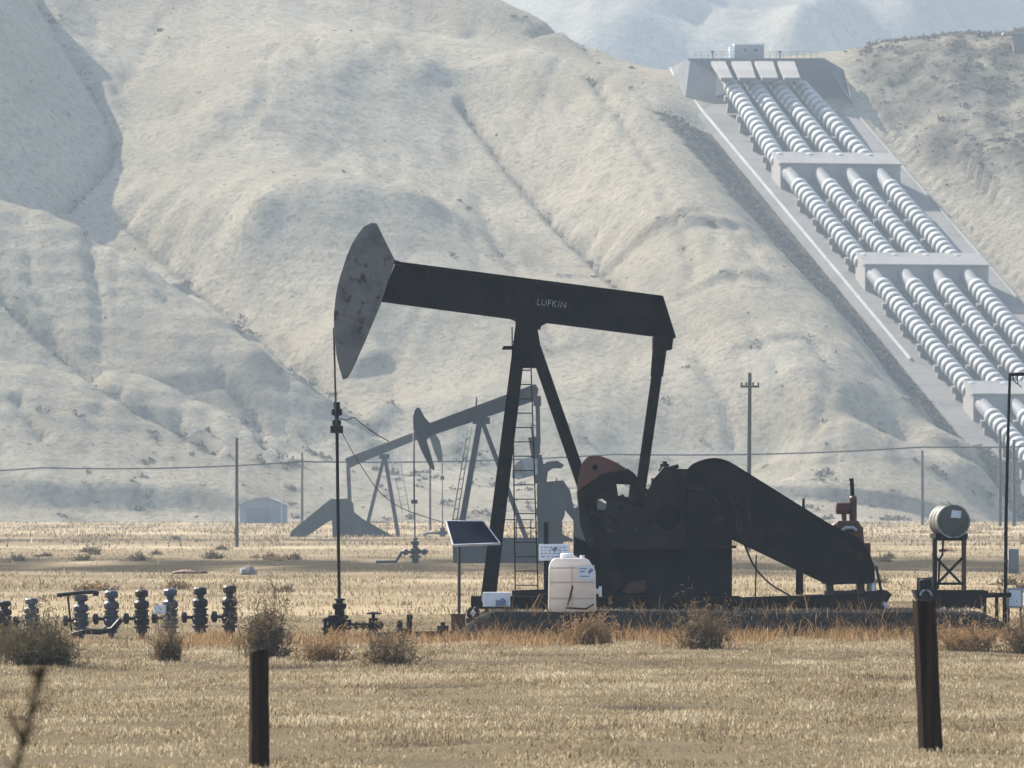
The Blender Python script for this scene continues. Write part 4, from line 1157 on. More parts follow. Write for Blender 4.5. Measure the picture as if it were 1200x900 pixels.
# ------------------------------------------------------------------ row of valve trees at the left
YV = 181.0; kv = YV/F
vt = [(5,704,750,'grey'),(37,701,750,'greyhead'),(95,697,754,'bracket'),(130.5,692,756,'bluecap'),(166,691,752,'maroon'),(199.5,690,746,'box'),(234.5,688,742,'dark'),(269,686,740,'darkest')]
vlab = ['leftmost dark valve tree, cut by the left edge of the view',
        'short grey valve tree half hidden behind the leftmost big bush',
        'valve tree standing under a horizontal crossbar, third from the left',
        'valve tree with a bright blue-grey cap, to the right of the crossbar',
        'valve tree with a maroon cap, between blue-capped tree and the one with a pale box',
        'valve tree with a small pale box on its left side',
        'dark valve tree second from the right end of the row',
        'darkest valve tree at the right end of the row, next to the tall bush']
rv = random.Random(9)
for (x, yt, yb, sty), lab in zip(vt, vlab):
    b = P(x, yb, YV); b.z = gzf(b.x, YV)-0.03
    H = P(x, yt, YV).z - b.z
    r = thing('valve_tree', lab, 'valve', b, group='row of valve trees on the left')
    r.rotation_euler.z = rv.uniform(-.25,.25)
    bm_ = {'grey':'valvedark','greyhead':'valveblue','bracket':'valveblue','bluecap':'valveblue','maroon':'valvedark','box':'valveblue','dark':'valvedark','darkest':'valvedark'}[sty]
    cm = {'bluecap':'valvecap','maroon':'valvemaroon','greyhead':'valvecap','darkest':'valvemaroon','box':'valvecap'}.get(sty, bm_)
    mat = M[bm_]
    j = lambda a: rv.uniform(1-a, 1+a)
    def fl(h0, name, m_, *prof): flanged(MB(), (0,0,H*h0), [(H*a, r_*.86) for a, r_ in prof], 10, False).build(name, m_, r)
    fl(0, 'casing_spool', mat, (0,.08),(.14,.08),(.142,.15*j(.12)),(.18,.15),(.182,.14),(.23,.145),(.232,.20),(.275,.20),(.277,.13),(.30,.13))
    fl(.30, 'master_valve', mat, (0,.18*j(.08)),(.04,.185),(.06,.20),(.10,.205*j(.05)),(.13,.18),(.14,.14),(.155,.14))
    fl(.455, 'tee_body', mat, (0,.20*j(.08)),(.035,.20),(.037,.165),(.11,.17*j(.08)),(.112,.195),(.145,.195),(.147,.12),(.16,.115))
    fl(.615, 'swab_valve', mat, (0,.14*j(.1)),(.03,.185),(.09,.20*j(.05)),(.13,.19),(.17,.14),(.172,.10),(.235,.09))
    fl(.845, 'cap', M[cm], (0,.09),(.02,.15*j(.1)),(.04,.17),(.12,.17),(.15,.13),(.155,.10))
    MB().tube([(-.10,0,H*.43),(-.30,-.02,H*.43)],0.035,8).lathe([(.05,-.40),(.12,-.37),(.12,-.29),(.05,-.27)],10,axis=(1,0,0),org=(0,-.02,H*.43)).build('hand_wheel', M['valvedark'], r)
    if sty == 'box':
        MB().box((-.17,-.18,H*.60),(.24,.10,.18)).build('meter_box', M['boxwhite'], r)
    if sty == 'bracket':
        MB().tube([(-.28,-.05,H*.99),(-.20,-.05,H*.2)],0.025,6).build('hanger_rod', M['valvemaroon'], r)
cb_ = MB().tube([(-.55,0,0),(0,0,.06),(.22,0,.07),(.34,0,.03)],0.045,8).lathe([(.07,-.05),(.07,.05)],8,axis=(1,0,0),org=(.27,0,.05)).build('cross_pipe', M['valvedark'])
cb_.location = P(97,697.5,YV-0.02); tag(cb_, 'short dark crossbar pipe lying on top of the third valve tree', 'pipe')
o = MB().tube([(-.55,0,.05),(-.45,0,.10),(-.2,0,.16),(.1,0,.15),(.35,0,.2),(.55,0,.42)],0.06,8).build('jumper_pipe', M['valvedark'])
o.location = P(112,757,180.6); o.location.z = gzf(o.location.x,180.6); tag(o, 'curved dark pipe on the ground joining the third and fourth valve trees', 'pipe')

# ================================================================== SITE EQUIPMENT round the near unit
YQ = 182.5; kq = YQ/F
# solar panel
sp = thing('solar_panel', 'tilted dark blue solar panel on a thin post left of the pump jack', 'solar panel', P(538,728,YQ))
sp.location.z = gzf(sp.location.x, YQ)
z0 = sp.location.z
def sq(x, y, d=0): 
    a = P(x, y, YQ); return Vector((a.x-sp.location.x, d, a.z-z0))
MB().tube([(0,0,-.05), sq(538,640,.1), sq(538,632,.1)],0.035,8).build('post', M['steel'], sp)
A, B, C, D = sq(522.5,610.5,.55), sq(566.5,611,.55), sq(586,636.5,-.35), sq(531,638.5,-.35)
nrm = (B-A).cross(D-A).normalized()
if nrm.y > 0: nrm = -nrm
t = nrm*0.035
pnl = MB().hexa([A-t,B-t,C-t,D-t,A,B,C,D]).build('panel', M['panel'], sp)
mb = MB()
for a, b in ((A,B),(B,C),(C,D),(D,A)): mb.bar(a-t*0.4, b-t*0.4, 0.022, 0.05, ref=nrm)
mb.build('frame', M['frame'], pnl)
mb = MB()
for f in (1/3, 2/3): mb.bar(A.lerp(B,f)+nrm*.003, D.lerp(C,f)+nrm*.003, .012, .004, ref=nrm)
for f in (.2,.4,.6,.8): mb.bar(A.lerp(D,f)+nrm*.003, B.lerp(C,f)+nrm*.003, .008, .004, ref=nrm)
mb.build('cell_grid', M['blackblue'], pnl)
MB().tube([sq(538,640,.1), sq(548,626,.2)],0.025,6).build('strut', M['pale2'], sp)

def standing(name, lab, cat, x, yb, Y, group=None):
    b = P(x, yb, Y); b.z = gzf(b.x, Y); return thing(name, lab, cat, b, group=group)
# plastic chemical tank
tk = standing('plastic_tank', 'milky white plastic chemical tank with cut top corners in front of the pump jack', 'tank', 670, 726, 179.6)
kt = 179.6/F; H = P(670,654,179.6).z - tk.location.z
bt = MB().prism([(-.50,0),(.50,0),(.51,.05),(.50,H-.26),(.36,H-.04),(.30,H),(-.36,H),(-.44,H-.06),(-.485,H-.2)], -.42, .42).build('body', M['tank'], tk, 0.05)
MB().lathe([(.13,0),(.14,.03),(.14,.085),(.12,.10)],14,org=(-.10,-.1,H)).build('cap', M['whitepaint'], tk)
MB().lathe([(.05,0),(.05,.06)],10,org=(.22,0,H)).build('vent', M['whitepaint'], tk)
st = MB().box((.30,-.428,H-.30),(.34,.006,.30)).build('sticker', M['boxwhite'], tk)
MB().prism([(.36,H-.34),(.46,H-.24),(.40,H-.21),(.34,H-.28)],-.436,-.432).box((.24,-.434,H-.22),(.16,.004,.02)).box((.22,-.434,H-.28),(.12,.004,.02)).box((.27,-.434,H-.38),(.2,.004,.02)).build('print', M['print'], st)
MB().box((0,-.422,H*.45),(.014,.012,H*.8)).build('seam', M['tank'], tk)
for zz_ in (.28,.62,.92): MB().box((0,-.421,zz_),(.92,.012,.02)).build('rib', M['tank'], tk)
MB().tube([(.02,-.47,.55),(-.04,-.47,.30),(-.11,-.46,.06)],0.022,6).tube([(-.11,-.46,.08),(.3,-.45,.06),(.46,-.45,.16)],0.022,6).build('hose', M['rubber'], tk)
MB().lathe([(.06,0),(.06,.12)],10,axis=(1,0,0),org=(.49,-.1,.42)).box((.60,-.1,.42),(.06,.16,.22)).build('outlet', M['whitepaint'], tk)
# notice board beside it
sg = standing('notice_sign', 'small white notice board on a dark post just above the plastic tank', 'sign', 640, 716, 180.4)
kS = 180.4/F
Zs = lambda y: P(0,y,180.4).z - sg.location.z
bd = MB().box((9.5*kS, -.03, Zs(647.3)), (36*kS, .03, 19.5*kS)).build('board', M['boxwhite'], sg, .01)
mb = MB(); rb = random.Random(3)
for row in range(4):
    x = -6.0
    while x < 24:
        wv = rb.uniform(1.5,4.5)
        mb.box(((x+wv/2)*kS, -.048, Zs(641.5+row*3.6)), (wv*kS, .004, rb.uniform(.6,1.5)*kS)); x += wv+rb.uniform(.8,3)
mb.prism([(6*kS,Zs(644)),(10*kS,Zs(641)),(14*kS,Zs(643)),(10*kS,Zs(647))],-.052,-.049)
mb.build('print', M['print'], bd)
MB().box((0,0,Zs(612)/2),(.10,.08,Zs(612))).box((6*kS,.02,Zs(680)/2),(.06,.06,Zs(650))).build('post', M['black'], sg)
# white control box, grey junction box, hose reel
bx = standing('control_box', 'small pale blue-white box on short legs at the foot of the front post', 'box', 582, 740, 179.0)
kb = 179/F
MB().box((0,0,.26),(32*kb,.25,17*kb)).build('cabinet', M['boxwhite'], bx, .01)
MB().prism([(-.02,.12),(.20,.12),(.20,.24),(.12,.30),(.06,.24),(-.02,.26)],-.14,-.127).build('hatch', M['print'], bx)
MB().box((-.22,0,.06),(.05,.2,.14)).box((.22,0,.06),(.05,.2,.14)).build('legs', M['steel'], bx)
jb = standing('junction_box', 'little grey metal box above the pale blue-white box', 'box', 571, 731, 180.2)
MB().tube([(0,.03,0),(0,.03,.2)],.03,6).build('stub_post', M['steel'], jb)
MB().box((0,0,.28),(.24,.14,.16)).build('cabinet', M['boxgrey'], jb, .01)
hr = standing('hose_reel', 'small dark wheel with a bright hub beside the solar panel post', 'wheel', 554.5, 727, 181.0)
mb = MB()
ring = []
for k_ in range(20):
    a = 2*math.pi*k_/20; ring.append((.10*math.cos(a), 0, .16+.10*math.sin(a)))
ring.append(ring[0]); mb.tube(ring, .045, 8, caps=False)
mb.build('tyre', M['rubber'], hr)
MB().lathe([(.05,-.03),(.05,.03)],10,axis=(0,1,0),org=(0,0,.16)).build('hub', M['bright'], hr)
mb = MB().box((0,0,-.0),(.3,.3,.1)); mb.build('foot', M['steel'], hr)
eb = standing('equipment_box', 'low rusty brown box at the foot of the solar panel post', 'box', 537, 747, 180.9)
MB().box((0,0,.17),(.30,.3,.36)).build('case', M['darkrust'], eb, .01)
MB().box((0,0,.36),(.33,.33,.03)).build('lid', M['darkrust'], eb)

# barrel on its stand
YB = 187.0; kB = YB/F
sb = thing('barrel_stand', 'dark braced steel stand under the round fuel barrel at the right', 'stand', P(1112.5,692,YB)); sb.location.z = 0.56
zb = sb.location.z
def sz(y): return P(0,y,YB).z - zb
top = sz(633)
for x in (-17, 17):
    for d in (-.28, .34):
        MB().box((x*kB,d,top/2),(.07,.07,top)).build('leg', M['darkrust'] if x > 0 else M['black'], sb)
mb = MB()
for d in (-.28,.34):
    mb.bar((-17*kB,d,sz(687)),(17*kB,d,sz(652)),.035,.03).bar((-17*kB,d+.04,sz(652)),(17*kB,d+.04,sz(687)),.035,.03)
    mb.bar((-17*kB,d,sz(684)),(17*kB,d,sz(684)),.05,.04)
for x in (-17,17): mb.bar((x*kB,-.28,sz(680)),(x*kB,.34,sz(655)),.035,.03,ref=(1,0,0))
mb.build('brace', M['black'], sb)
MB().box((0,.03,top+.02),(39*kB,.75,.06)).build('top_frame', M['black'], sb)
MB().tube([(-8*kB,-.3,top),(-9*kB,-.32,sz(650)),(-12*kB,-.3,sz(655)),(-14*kB,-.3,sz(690))],.025,6).tube([(-13*kB,-.31,sz(645)),(-5*kB,-.31,sz(645))],.03,6).build('fuel_pipe', M['black'], sb)
ba = thing('fuel_barrel', 'olive grey fuel barrel lying on its side on the braced stand', 'barrel', P(1112,632,YB) + Vector((0,0,.03)))
ba.rotation_euler.z = math.radians(9)
R_ = 19.5*kB
mb = MB().lathe([(R_*.93,-.46),(R_,-.45),(R_,-.15),(R_*1.03,-.14),(R_*1.03,-.10),(R_,-.09),(R_,.15),(R_*1.03,.16),(R_*1.03,.2),(R_,.21),(R_,.45),(R_*.93,.46)],28,axis=(0,1,0),org=(0,0,R_))
body = mb.build('shell', M['barrel'], ba)
MB().lathe([(R_*1.05,-.475),(R_*1.05,-.44)],28,axis=(0,1,0),org=(0,0,R_)).build('rim', M['barrel'], body) if False else None
rim = []
for k_ in range(29):
    a = 2*math.pi*k_/28; rim.append((R_*.985*math.cos(a), -.46, R_+R_*.985*math.sin(a)))
MB().tube(rim, .022, 6, caps=False).build('rim', M['pale2'], ba)
MB().prism([(-.06,R_*1.22),(.16,R_*1.18),(.18,R_*1.62),(-.03,R_*1.68)],-.472,-.464).build('patch_label', M['boxwhite'], ba)
for s_ in (-1,1): MB().box((s_*R_*.8,0,.05),(.14,.6,.1)).build('chock', M['black'], ba)
# trough below
tr = thing('drip_trough', 'black boat-shaped steel trough under the barrel stand', 'trough', P(1113,712,186.2)); tr.location.z = 0.55
kT = 186.2/F
sT = lambda y: P(0,y,186.2).z-.55
MB().prism([(-43*kT,sT(693)),(43*kT,sT(693)),(35*kT,0),(-34*kT,0)],-.75,.75).build('shell', M['black'], tr)
MB().box((0,-.76,sT(693)),(86*kT,.03,.05)).box((0,.76,sT(693)),(86*kT,.03,.05)).build('lip', M['black'], tr)
MB().tube([(-37*kT,0,sT(693)),(-37*kT,0,sT(678)),(-22*kT,0,sT(677)),(-22*kT,0,sT(694))],.035,8).build('handle_pipe', M['black'], tr)
pm = thing('small_pump', 'small round dark pump with a bright ring in the left end of the trough', 'pump', P(1084.5,699,185.6))
MB().lathe([(.13,-.15),(.15,-.1),(.15,.3),(.1,.34)],14,org=(0,0,.05)).build('housing', M['black'], pm)
rg = []
for k_ in range(13):
    a = math.pi*k_/12; rg.append((.12*math.cos(a), -.17, .02+.12*math.sin(a)))
MB().tube(rg,.025,6).build('guard_ring', M['bright'], pm)
MB().box((0,0,-.12),(.24,.3,.10)).build('foot', M['steel'], pm)
# low rail to the right
rl = standing('pipe_rail', 'low dark pipe rail running right from the trough to the service mast', 'rail', 1163, 728, 185.5)
kr = 185.5/F; zr = lambda y: P(0,y,185.5).z-rl.location.z
MB().tube([(-10*kr,0,zr(698)),(22*kr,0,zr(697))],.05,8).build('top_rail', M['black'], rl)
for x in (-9,5,14): MB().tube([(x*kr,0,-.05),(x*kr,0,zr(698))],.04,8).build('rail_post', M['black'], rl)

# service mast with meter boxes
ms = standing('service_mast', 'tall thin black electric mast with a short arm, near the right edge', 'mast', 1178, 728, 186.5)
kM = 186.5/F; zM = lambda y: P(0,y,186.5).z-ms.location.z
MB().tube([(0,0,-.05),(1*kM,0,zM(600)),(3*kM,0,zM(520)),(5.5*kM,0,zM(437))],[.042,.038,.034,.03],8).build('pole', M['black'], ms)
MB().tube([(5.2*kM,0,zM(438.5)),(40*kM,0,zM(438.5))],.04,8).build('arm', M['black'], ms)
for x, y in ((9,446),(14,450)): MB().tube([(x*kM,0,zM(439)),((x+1)*kM,0,zM(y)),((x+5)*kM,0,zM(y+4))],.012,5).build('insulator_wire', M['black'], ms)
c1 = thing('meter_box', 'grey meter box fixed to the mast above the paler cabinet', 'box', P(1187.5,672,186.2))
MB().box((0,0,.27),(12*kM,.25,29*kM)).build('cabinet', M['boxgrey'], c1, .012)
MB().box((0,-.132,.27),(9*kM,.012,24*kM)).build('door', M['boxgrey'], c1)
MB().box((-7.0*kM,0,.27),(4*kM,.05,.05)).build('bracket', M['steel'], c1)
c2 = standing('switch_cabinet', 'pale grey switch cabinet on thin legs below the meter box', 'cabinet', 1189, 730, 185.8)
MB().box((0,0,(730-688)*kM),(18*kM,.28,23*kM)).build('cabinet', M['boxgrey'], c2, .012)
MB().box((0,-.146,(730-688)*kM),(14*kM,.012,19*kM)).build('door', M['boxwhite'], c2)
for x in (-7,7):
    MB().box((x*kM,0,.28),(.045,.045,.60)).build('leg', M['steel'], c2)

# ------------------------------------------------------------------ fence posts in front
fpst = [(303.5,762,904,87.5,24.5,0,'weathered dark fence post in the foreground at the left, its top level with the bushes'),
        (1092,703,886,92.5,27,9,'tall leaning dark brown fence post in the foreground at the right')]
for x, yt, yb, Y, wpx, lean, lab in fpst:
    b = P(x, yb, Y); b.z = gzf(b.x, Y)-.15
    Ht = P(x, yt, Y).z-b.z; R0 = wpx*Y/F/2
    mb = MB(); n = 14; rows = 9; vs = []; rp = random.Random(int(x))
    prof = [R0*rp.uniform(.9,1.06) for _ in range(n)]
    for i in range(rows):
        t = i/(rows-1)
        for k_ in range(n):
            a = 2*math.pi*k_/n; rr = prof[k_]*(1.03-.06*t)*rp.uniform(.97,1.03)
            vs.append((rr*math.cos(a)-lean*Y/F*t, rr*math.sin(a), Ht*t + (rp.uniform(-.025,.012) if i == rows-1 else 0)))
    fs = [(i*n+k_, i*n+(k_+1)%n, (i+1)*n+(k_+1)%n, (i+1)*n+k_) for i in range(rows-1) for k_ in range(n)]
    fs.append(tuple((rows-1)*n+k_ for k_ in range(n)))
    mb.add(vs, fs, False)
    o = mb.build('fence_post', M['wood']); o.location = b
    tag(o, lab, 'fence post', 'foreground fence posts')

# ------------------------------------------------------------------ poles and the overhead line
poles = [(277.5,513,641,560,.11,None,'bare weathered utility pole standing alone at the left'),
         (354,530,613,905,.13,None,'slim distant utility pole behind the farthest pump jack'),
         (877,437,652,520,.13,22,'utility pole with a crossarm rising behind the sloping belt guard'),
         (1081,528,613,905,.15,None,'distant bare utility pole left of the fuel barrel'),
         (1172,503,613,880,.17,None,'distant pole just left of the tall black mast'),
         (1188,515,614,880,.17,None,'distant pole just right of the tall black mast'),
         (653,560,630,760,.10,None,'short far pole seen between the near pump jack legs'),
         (504,535,620,800,.10,None,'thin far pole rising behind the horse head of the farthest jack')]
for x, yt, yb, Y, rad, arm, lab in poles:
    b = P(x, yb, Y); b.z = gzf(b.x, Y)-.2
    Ht = P(x, yt, Y).z-b.z
    if 'tall black mast' in lab or 'fuel barrel' in lab or arm: pass
    r = thing('utility_pole', lab, 'utility pole', b, group='utility poles on the plain')
    dx = rnd.uniform(-.1,.1)
    MB().tube([(0,0,0),(dx*.5,0,Ht*.5),(dx,0,Ht)],[rad*1.15,rad,rad*.85],8).build('pole', M['polewood'], r)
    if arm:
        a_ = arm*Y/F/2
        MB().box((dx,-rad,Ht-16*Y/F),(2*a_,.12,.14)).build('crossarm', M['polewood'], r)
        for s_ in (-.9,-.35,.35,.9): MB().lathe([(.03,0),(.06,.05),(.06,.16),(.02,.2)],8,org=(dx+s_*a_,-rad,Ht-16*Y/F+.07)).build('insulator', M['glass'], r)
    if x == 277.5:
        MB().box((-.02,-rad-.04,1.2),(.25,.1,.45)).build('pole_box', M['steel'], r)
pts = [P(-260,556,904), P(50,548.2,904), P(354,541,904), P(720,532.5,904), P(1081,524,904), P(1400,513,904)]
mids = []
for a, b in zip(pts[:-1], pts[1:]):
    for k_ in range(8):
        t = k_/8; p = a.lerp(b, t); p.z -= .35*4*t*(1-t); mids.append(p)
mids.append(pts[-1])
mb = MB().tube([p-mids[0] for p in mids], .085, 6)
o = mb.build('overhead_cable', M['rubber']); o.location = mids[0]
tag(o, 'dark overhead cable crossing the foot of the hills from left to right', 'cable')
mast = [(330,562,615,945,'thin pale mast standing just right of the far shed'),(375,553,613,950,'thin pale mast between the far shed and the farthest pump jack')]
for x, yt, yb, Y, lab in mast:
    b = P(x,yb,Y); b.z = gzf(b.x,Y)-.1
    o = MB().tube([(0,0,0),(0,0,P(x,yt,Y).z-b.z)],[.05,.03],6).build('mast', M['mastgrey']); o.location = b
    tag(o, lab, 'mast')

# far shed
YS = 960; kS = YS/F
bn = thing('shed', 'hazy grey sheet metal shed at the foot of the hills on the left', 'shed', P(309,612,YS)); bn.location.z = gzf(bn.location.x, YS)
h1, h2 = 2.0, 2.75
MB().prism([(-2.6,0),(2.6,0),(2.6,h1),(0.6,h2),(-0.6,h2),(-2.6,h1)],-3,3).build('wall', M['barn'], bn)
MB().prism([(-2.75,h1-.05),(-.62,h2+.03),(.62,h2+.03),(2.75,h1-.05),(2.75,h1+.08),(.64,h2+.16),(-.64,h2+.16),(-2.75,h1+.08)],-3.2,3.2).build('roof', M['barn'], bn)
MB().box((-.6,-3.03,.85),(2.6,.06,1.7)).build('door', M['barndoor'], bn)

# grey boulder and debris on the plain
def boulder(lab, x, y, Y, w_, h_, seed, mat, cat='boulder'):
    bm = bmesh.new(); bmesh.ops.create_icosphere(bm, subdivisions=3, radius=1.0)
    rs = np.random.RandomState(seed); 
    for v in bm.verts:
        c = v.co; n_ = float(pnoise(np.array([c.x*1.3+seed]), np.array([c.y*1.3+c.z*1.7]))[0]); v.co = c*(1+.35*n_)
        v.co.x *= w_; v.co.y *= w_*.8; v.co.z *= h_
    me = bpy.data.meshes.new('boulder'); bm.to_mesh(me); bm.free(); me.materials.append(mat)
    o = bpy.data.objects.new('boulder', me); COL.objects.link(o)
    b = P(x,y,Y); o.location = (b.x, Y, gzf(b.x,Y)+h_*.3); tag(o, lab, cat)
boulder('blue-grey boulder lying on the pale plain left of the near rod', 290, 675, 365, .38, .28, 3, M['rock'])
boulder('low dark mound on the plain to the left of the grey boulder', 222, 675, 372, .75, .13, 8, M['darkrust'], 'mound')
# ================================================================== VEGETATION
def blades(xy, h, w, lean, tint, rs, name, mat, kind='stuff', zf=gz):
    """bent grass blades: 5 vertices, two quads folded into 3 triangles"""
    n = len(xy); x, y = xy[:,0], xy[:,1]; z = zf(x, y)
    a = rs.rand(n)*2*np.pi; wx, wy = np.cos(a)*w/2, np.sin(a)*w/2
    b = rs.rand(n)*2*np.pi; lx, ly = np.cos(b)*lean*h, np.sin(b)*lean*h
    co = np.empty((n,5,3))
    co[:,0] = np.stack([x-wx, y-wy, z-.02], 1); co[:,1] = np.stack([x+wx, y+wy, z-.02], 1)
    co[:,2] = np.stack([x-wx*.8+lx*.35, y-wy*.8+ly*.35, z+h*.6], 1); co[:,3] = np.stack([x+wx*.8+lx*.35, y+wy*.8+ly*.35, z+h*.6], 1)
    co[:,4] = np.stack([x+lx, y+ly, z+h*(1-.25*lean)], 1)
    i = np.arange(n)[:,None]*5
    f = np.concatenate([i+np.array([[0,1,3]]), i+np.array([[0,3,2]]), i+np.array([[2,3,4]])], 0)
    o = np_mesh(name, co.reshape(-1,3), f, 3, mat, False, {'tint': np.repeat(tint, 5)})
    tag(o, kind=kind)
    return o
rs = np.random.RandomState(21)
def scatter(n, y0, y1, k=.064, pad=2.5):
    # even density on the ground inside a slightly widened wedge of view
    y = np.sqrt(rs.rand(n)*(y1**2-y0**2)+y0**2); x = (rs.rand(n)*2-1)*(k*y+pad)
    return np.stack([x,y],1)
def clump(xy):
    x, y = xy[:,0], xy[:,1]
    return fbm(x/1.6, y/3.2, 3) + .7*pnoise(x/7+3, y/16)
# foreground dry grass
xy = scatter(900000, 80, 215)
c = clump(xy); ru = ruts(xy[:,0], xy[:,1]); keep = rs.rand(len(xy)) < np.clip(.60+1.3*c, .05, 1)*(1-.35*ru)
inpad = (xy[:,0] > -1.5) & (xy[:,0] < 11.2) & (xy[:,1] > 177.3) & (xy[:,1] < 207)
keep &= ~(inpad & (rs.rand(len(xy)) < .93))
xy = xy[keep]; c = c[keep]; ru = ru[keep]; n = len(xy)
big_ = pnoise(xy[:,0]/3.1, xy[:,1]/9.0)
h = (.022+.053*rs.rand(n)**1.9)*(1+1.0*np.clip(c,-.6,1)); 
tint = np.clip(.50+.25*rs.randn(n)+.25*np.clip(c,-1,1)+.34*big_-.6*ru+.25*pnoise(xy[:,0]/.9, xy[:,1]/5.0)+.35*pnoise(xy[:,0]/.12, xy[:,1]/.35), 0, 1)  # blades along the tracks tinted dark as painted track shadows
blades(xy, h, .006+.011*rs.rand(n), .3+1.3*rs.rand(n)**1.4, tint, rs, 'dry_grass', M['grass'])
# plain beyond
xy = scatter(150000, 212, 560, .064, 4)
c = fbm(xy[:,0]/4, xy[:,1]/12, 3); dk = np.exp(-((xy[:,1]-425)/62.0)**2); keep = rs.rand(len(xy)) < np.clip(.42+1.2*c, .03, 1)*(1-.96*dk)*np.clip(1.1-.0012*(xy[:,1]-212),.4,1); xy = xy[keep]; c = c[keep]; n = len(xy)
dark = np.exp(-((xy[:,1]-425)/60.0)**2)
blades(xy, (.05+.11*rs.rand(n))*(1+.6*np.clip(c,-.6,1)), .02+.025*rs.rand(n), .2+.6*rs.rand(n), np.clip(.40+.25*rs.randn(n)+.1*c-.42*dark, 0, 1), rs, 'dry_grass', M['grass'])
xy = scatter(60000, 560, 1000, .064, 6)
c = fbm(xy[:,0]/7, xy[:,1]/25, 3); keep = rs.rand(len(xy)) < np.clip(.25+1.3*c, .02, 1); xy = xy[keep]; n = len(xy)
blades(xy, .12+.25*rs.rand(n), .05+.06*rs.rand(n), .2+.6*rs.rand(n), np.clip(.25+.25*rs.randn(n), 0, 1), rs, 'dry_grass', M['grass'])
# russet weeds fringing the pad and the pipe row
xy = scatter(60000, 163, 178.6)
pxx = 600+xy[:,0]/xy[:,1]*F
msk = np.clip(1.6*fbm(xy[:,0]/1.3, xy[:,1]/3.0, 3)+.30, 0, 1)
msk *= np.clip((xy[:,1]-163)/10, 0.05, 1)*np.where((pxx > 180) & (pxx < 540) | (pxx > 560), 1, .25)
keep = rs.rand(len(xy)) < msk*.75; xy = xy[keep]; n = len(xy)
blades(xy, .12+.26*rs.rand(n)**1.3, .008+.010*rs.rand(n), .3+.8*rs.rand(n), np.clip(.55+.25*rs.randn(n),0,1), rs, 'russet_weeds', M['russet'])
# rank dead stalks against the dark bank of the pad
xy = np.stack([-1.2+12.0*rs.rand(1600), 177.2+1.6*rs.rand(1600)],1)
blades(xy, .22+.40*rs.rand(1600)**2, .008+.006*rs.rand(1600), .5+.7*rs.rand(1600), np.clip(.45+.25*rs.randn(1600),0,1), rs, 'dead_stalks', M['russet'])

def shrub_mesh(name, seed, w_, h_, n, mat, fine=1.0, spiky=0.3):
    """twiggy desert shrub: curved stems from one root, each forking into side twigs and small leaf tufts"""
    r = np.random.RandomState(seed); V = []; Fc = []; T = []
    def strip(p, q, wd, t):
        d = q-p; a = np.cross(d, r.randn(3)); l = np.linalg.norm(a)
        if l < 1e-9: return
        a = a/l*wd/2; b = len(V)
        V.extend([p-a, p+a, q+a*.7, q-a*.7]); Fc.append((b,b+1,b+2,b+3)); T.extend([t]*4)
    for s in range(n):
        th = r.rand()*2*np.pi; el = np.arccos(r.rand()**.8); ln = .55+.55*r.rand()
        if r.rand() < spiky: el *= .45; ln *= 1.12
        dirv = np.array([np.sin(el)*np.cos(th)*w_/2, np.sin(el)*np.sin(th)*w_/2, np.cos(el)*h_])
        lob = .60+.42*np.sin(th*2+seed)+.30*np.sin(th*5+seed*1.7); p = np.array([r.randn()*.17*w_, r.randn()*.12*w_, -.02]); dirv = dirv*np.array([.75*lob,.75*lob,.55+.45*lob])*r.uniform(.55,1.25); t0 = r.rand()*.45
        K = 4; step = dirv*ln/K
        for k in range(K):
            q_ = p + step*(1+.3*r.randn()) + r.randn(3)*.035*h_ + np.array([0,0,.02*h_])
            q_[2] = max(q_[2], .0)
            strip(p, q_, .012*fine*(1.5-k*.25), t0+.1*k)
            if k >= 1:
                for _ in range(3):
                    e = q_ + (step*.7 + r.randn(3)*np.linalg.norm(step)*.55)*r.uniform(.4,1.1)
                    e[2] = max(e[2], 0)
                    strip(q_, e, .008*fine, t0+.15*k)
                    for _ in range(2):
                        f = e + r.randn(3)*.05*h_; strip(e, f, .016*fine, min(1, t0+.3+.35*r.rand()))
            p = q_
    V = np.array(V); me_o = np_mesh(name, V, Fc, 4, mat, False, {'tint': np.array(T)})
    return me_o
def place(o, x, yb, Y=None):
    if Y is None: Y = 26000.0/(yb-HZ)
    X_ = (x-600)/F*Y; o.location = (X_, Y, gzf(X_, Y)-.01); return o
big = [(48,780,100,46,'shrubgreen',260,.2,'wide dark olive bush in front of the leftmost valve trees'),
       (196,777,50,34,'shrub',100,.2,'small round dark bush below the valve tree with the pale box'),
       (312,772,66,54,'shrub',120,.6,'tall spiky dark bush behind the top of the left fence post'),
       (455,777,96,32,'shrub',130,.35,'low grey-brown bush right of the near wellhead foot'),
       (690,756,74,29,'shrubrust',120,.45,'twiggy bush growing below the white plastic tank'),
       (826,762,84,36,'shrub',150,.5,'twiggy brown bush in front of the black pedestal'),
       (1200,764,60,32,'shrub',100,.4,'dark bush at the right edge below the switch cabinet'),
       (378,775,74,26,'shrubrust',110,.5,'orange-brown weed clump in front of the near wellhead'),
       (1128,763,110,25,'shrubrust',140,.6,'orange russet weed clump right of the leaning fence post'),
       (6,770,60,34,'shrubgreen',120,.3,'dark olive bush cut by the left edge of the view')]
for i, (x, yb, wp_, hp_, mt, n, sk_, lab) in enumerate(big):
    Y = 26000.0/(yb-HZ); o = shrub_mesh('shrub', 100+i, 1.15*wp_*Y/F, 1.2*hp_*Y/F, int(n*1.25), M[mt], 1.0, sk_)
    place(o, x, yb, Y); o.rotation_euler.z = rnd.uniform(0,6)
    tag(o, lab, 'bush', 'bushes round the near pump jack')
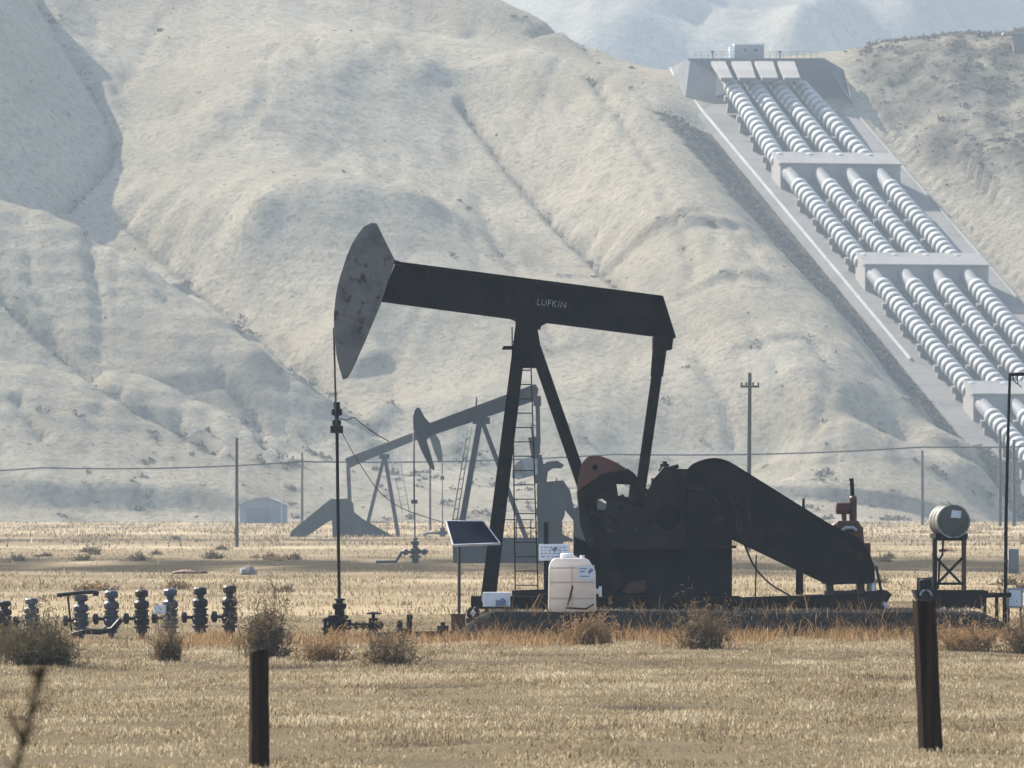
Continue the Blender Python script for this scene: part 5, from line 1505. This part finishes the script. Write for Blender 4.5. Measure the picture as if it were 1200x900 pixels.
# small bushes out on the plain
far_spots = []
protos = []
rb = random.Random(77)
for i in range(28):
    yb = rb.choice([rb.uniform(653,662), rb.uniform(650,672), rb.uniform(630,648), rb.uniform(676,695)])
    far_spots.append((rb.uniform(-20,1220), yb))
far_spots += [(55,657),(20,660),(322,661),(300,658),(110,655),(205,640),(1012,660),(950,640)]
for i, (x, yb) in enumerate(far_spots):
    Y = 26000.0/(yb-HZ+ (3 if yb < 650 else 0))
    if i < 4:
        o = shrub_mesh('shrub', 300+i, 1.2, .34, 80, M[['shrub','shrubgreen','shrubrust','shrub'][i]], 2.6, .25); protos.append(o)
    else:
        o = protos[i % 4].copy(); COL.objects.link(o); s = rb.uniform(.5,1.35); o.scale = (s*rb.uniform(.9,1.5), s, s*rb.uniform(.7,1.1))
    place(o, x, yb, Y); o.rotation_euler.z = rb.uniform(0,6)
    tag(o, 'small dark low bush dotted out on the open dry plain behind the pump jack', 'bush', 'small bushes scattered over the plain')
# scrub on the hill slopes
ny, nx = HZg.shape
rs = np.random.RandomState(5)
N_ = 170000
ii = rs.randint(0, ny-1, N_); jj = rs.randint(0, nx-1, N_)
bw = brush[ii, jj]
keep = rs.rand(N_) < np.clip(bw, .005, 1)*.45
yy = HY[ii]; xx = HX[jj]; zz = HZg[ii, jj]
keep &= (zz > 1.8) & (np.abs(xx) < 95)
st_u = (xx-SO.x)*SR.x+(yy-SO.y)*SR.y; st_v = (xx-SO.x)*SA.x+(yy-SO.y)*SA.y
keep &= ~((st_u > UL-1.5) & (st_u < UR+2) & (st_v > -80) & (st_v < 140))
xx, yy, zz = xx[keep]+rs.rand(keep.sum())*.8, yy[keep]+rs.rand(keep.sum())*.8, zz[keep]
n = len(xx); K = 16
sz_ = .22+.50*rs.rand(n)**2
d = rs.randn(n, K, 3); d[...,2] = np.abs(d[...,2]); d /= np.linalg.norm(d, axis=-1, keepdims=True)
cen = np.stack([xx,yy,zz],1)[:,None] + d*sz_[:,None,None]*np.array([1.1,1.1,.75])*rs.uniform(.4,1,(n,K,1))
tri = cen[:,:,None] + rs.randn(n,K,3,3)*(sz_*.36)[:,None,None,None]
co_ = tri.reshape(-1,3)
o = np_mesh('hill_scrub', co_, np.arange(len(co_)).reshape(-1,3), 3, M['scrub'], False, {'tint': np.repeat(rs.rand(n*K),3)})
tag(o, kind='stuff')

# a tall dry weed stalk close to the camera, out of focus
YW = 24.0
wd = thing('weed_stalk', 'tall blurred brown dry weed stalk close to the camera in the lower left corner', 'weed', (0,0,0))
pts = [P(x,y,YW) for x,y in ((-60,1690),(-25,1300),(8,940),(24,880),(38,830),(50,792))]
wd.location = (pts[0].x, YW, gzf(pts[0].x, YW)-.03)
pts[0].z = wd.location.z
loc = [p-Vector(wd.location) for p in pts]
MB().tube(loc, [.011,.010,.009,.008,.006,.004],7).build('stem', M['shrubrust'], wd)
mb = MB(); rw = random.Random(2)
for k_ in range(45):
    t = rw.uniform(.35,1.0)*(len(loc)-1); i = min(int(t), len(loc)-2); p = loc[i].lerp(loc[i+1], t-i)
    q_ = p+Vector((rw.gauss(0,.035), rw.gauss(0,.035), rw.uniform(.0,.09)))
    MB().bar(p, q_, .006, .004).build('twig', M['shrubrust'], wd)
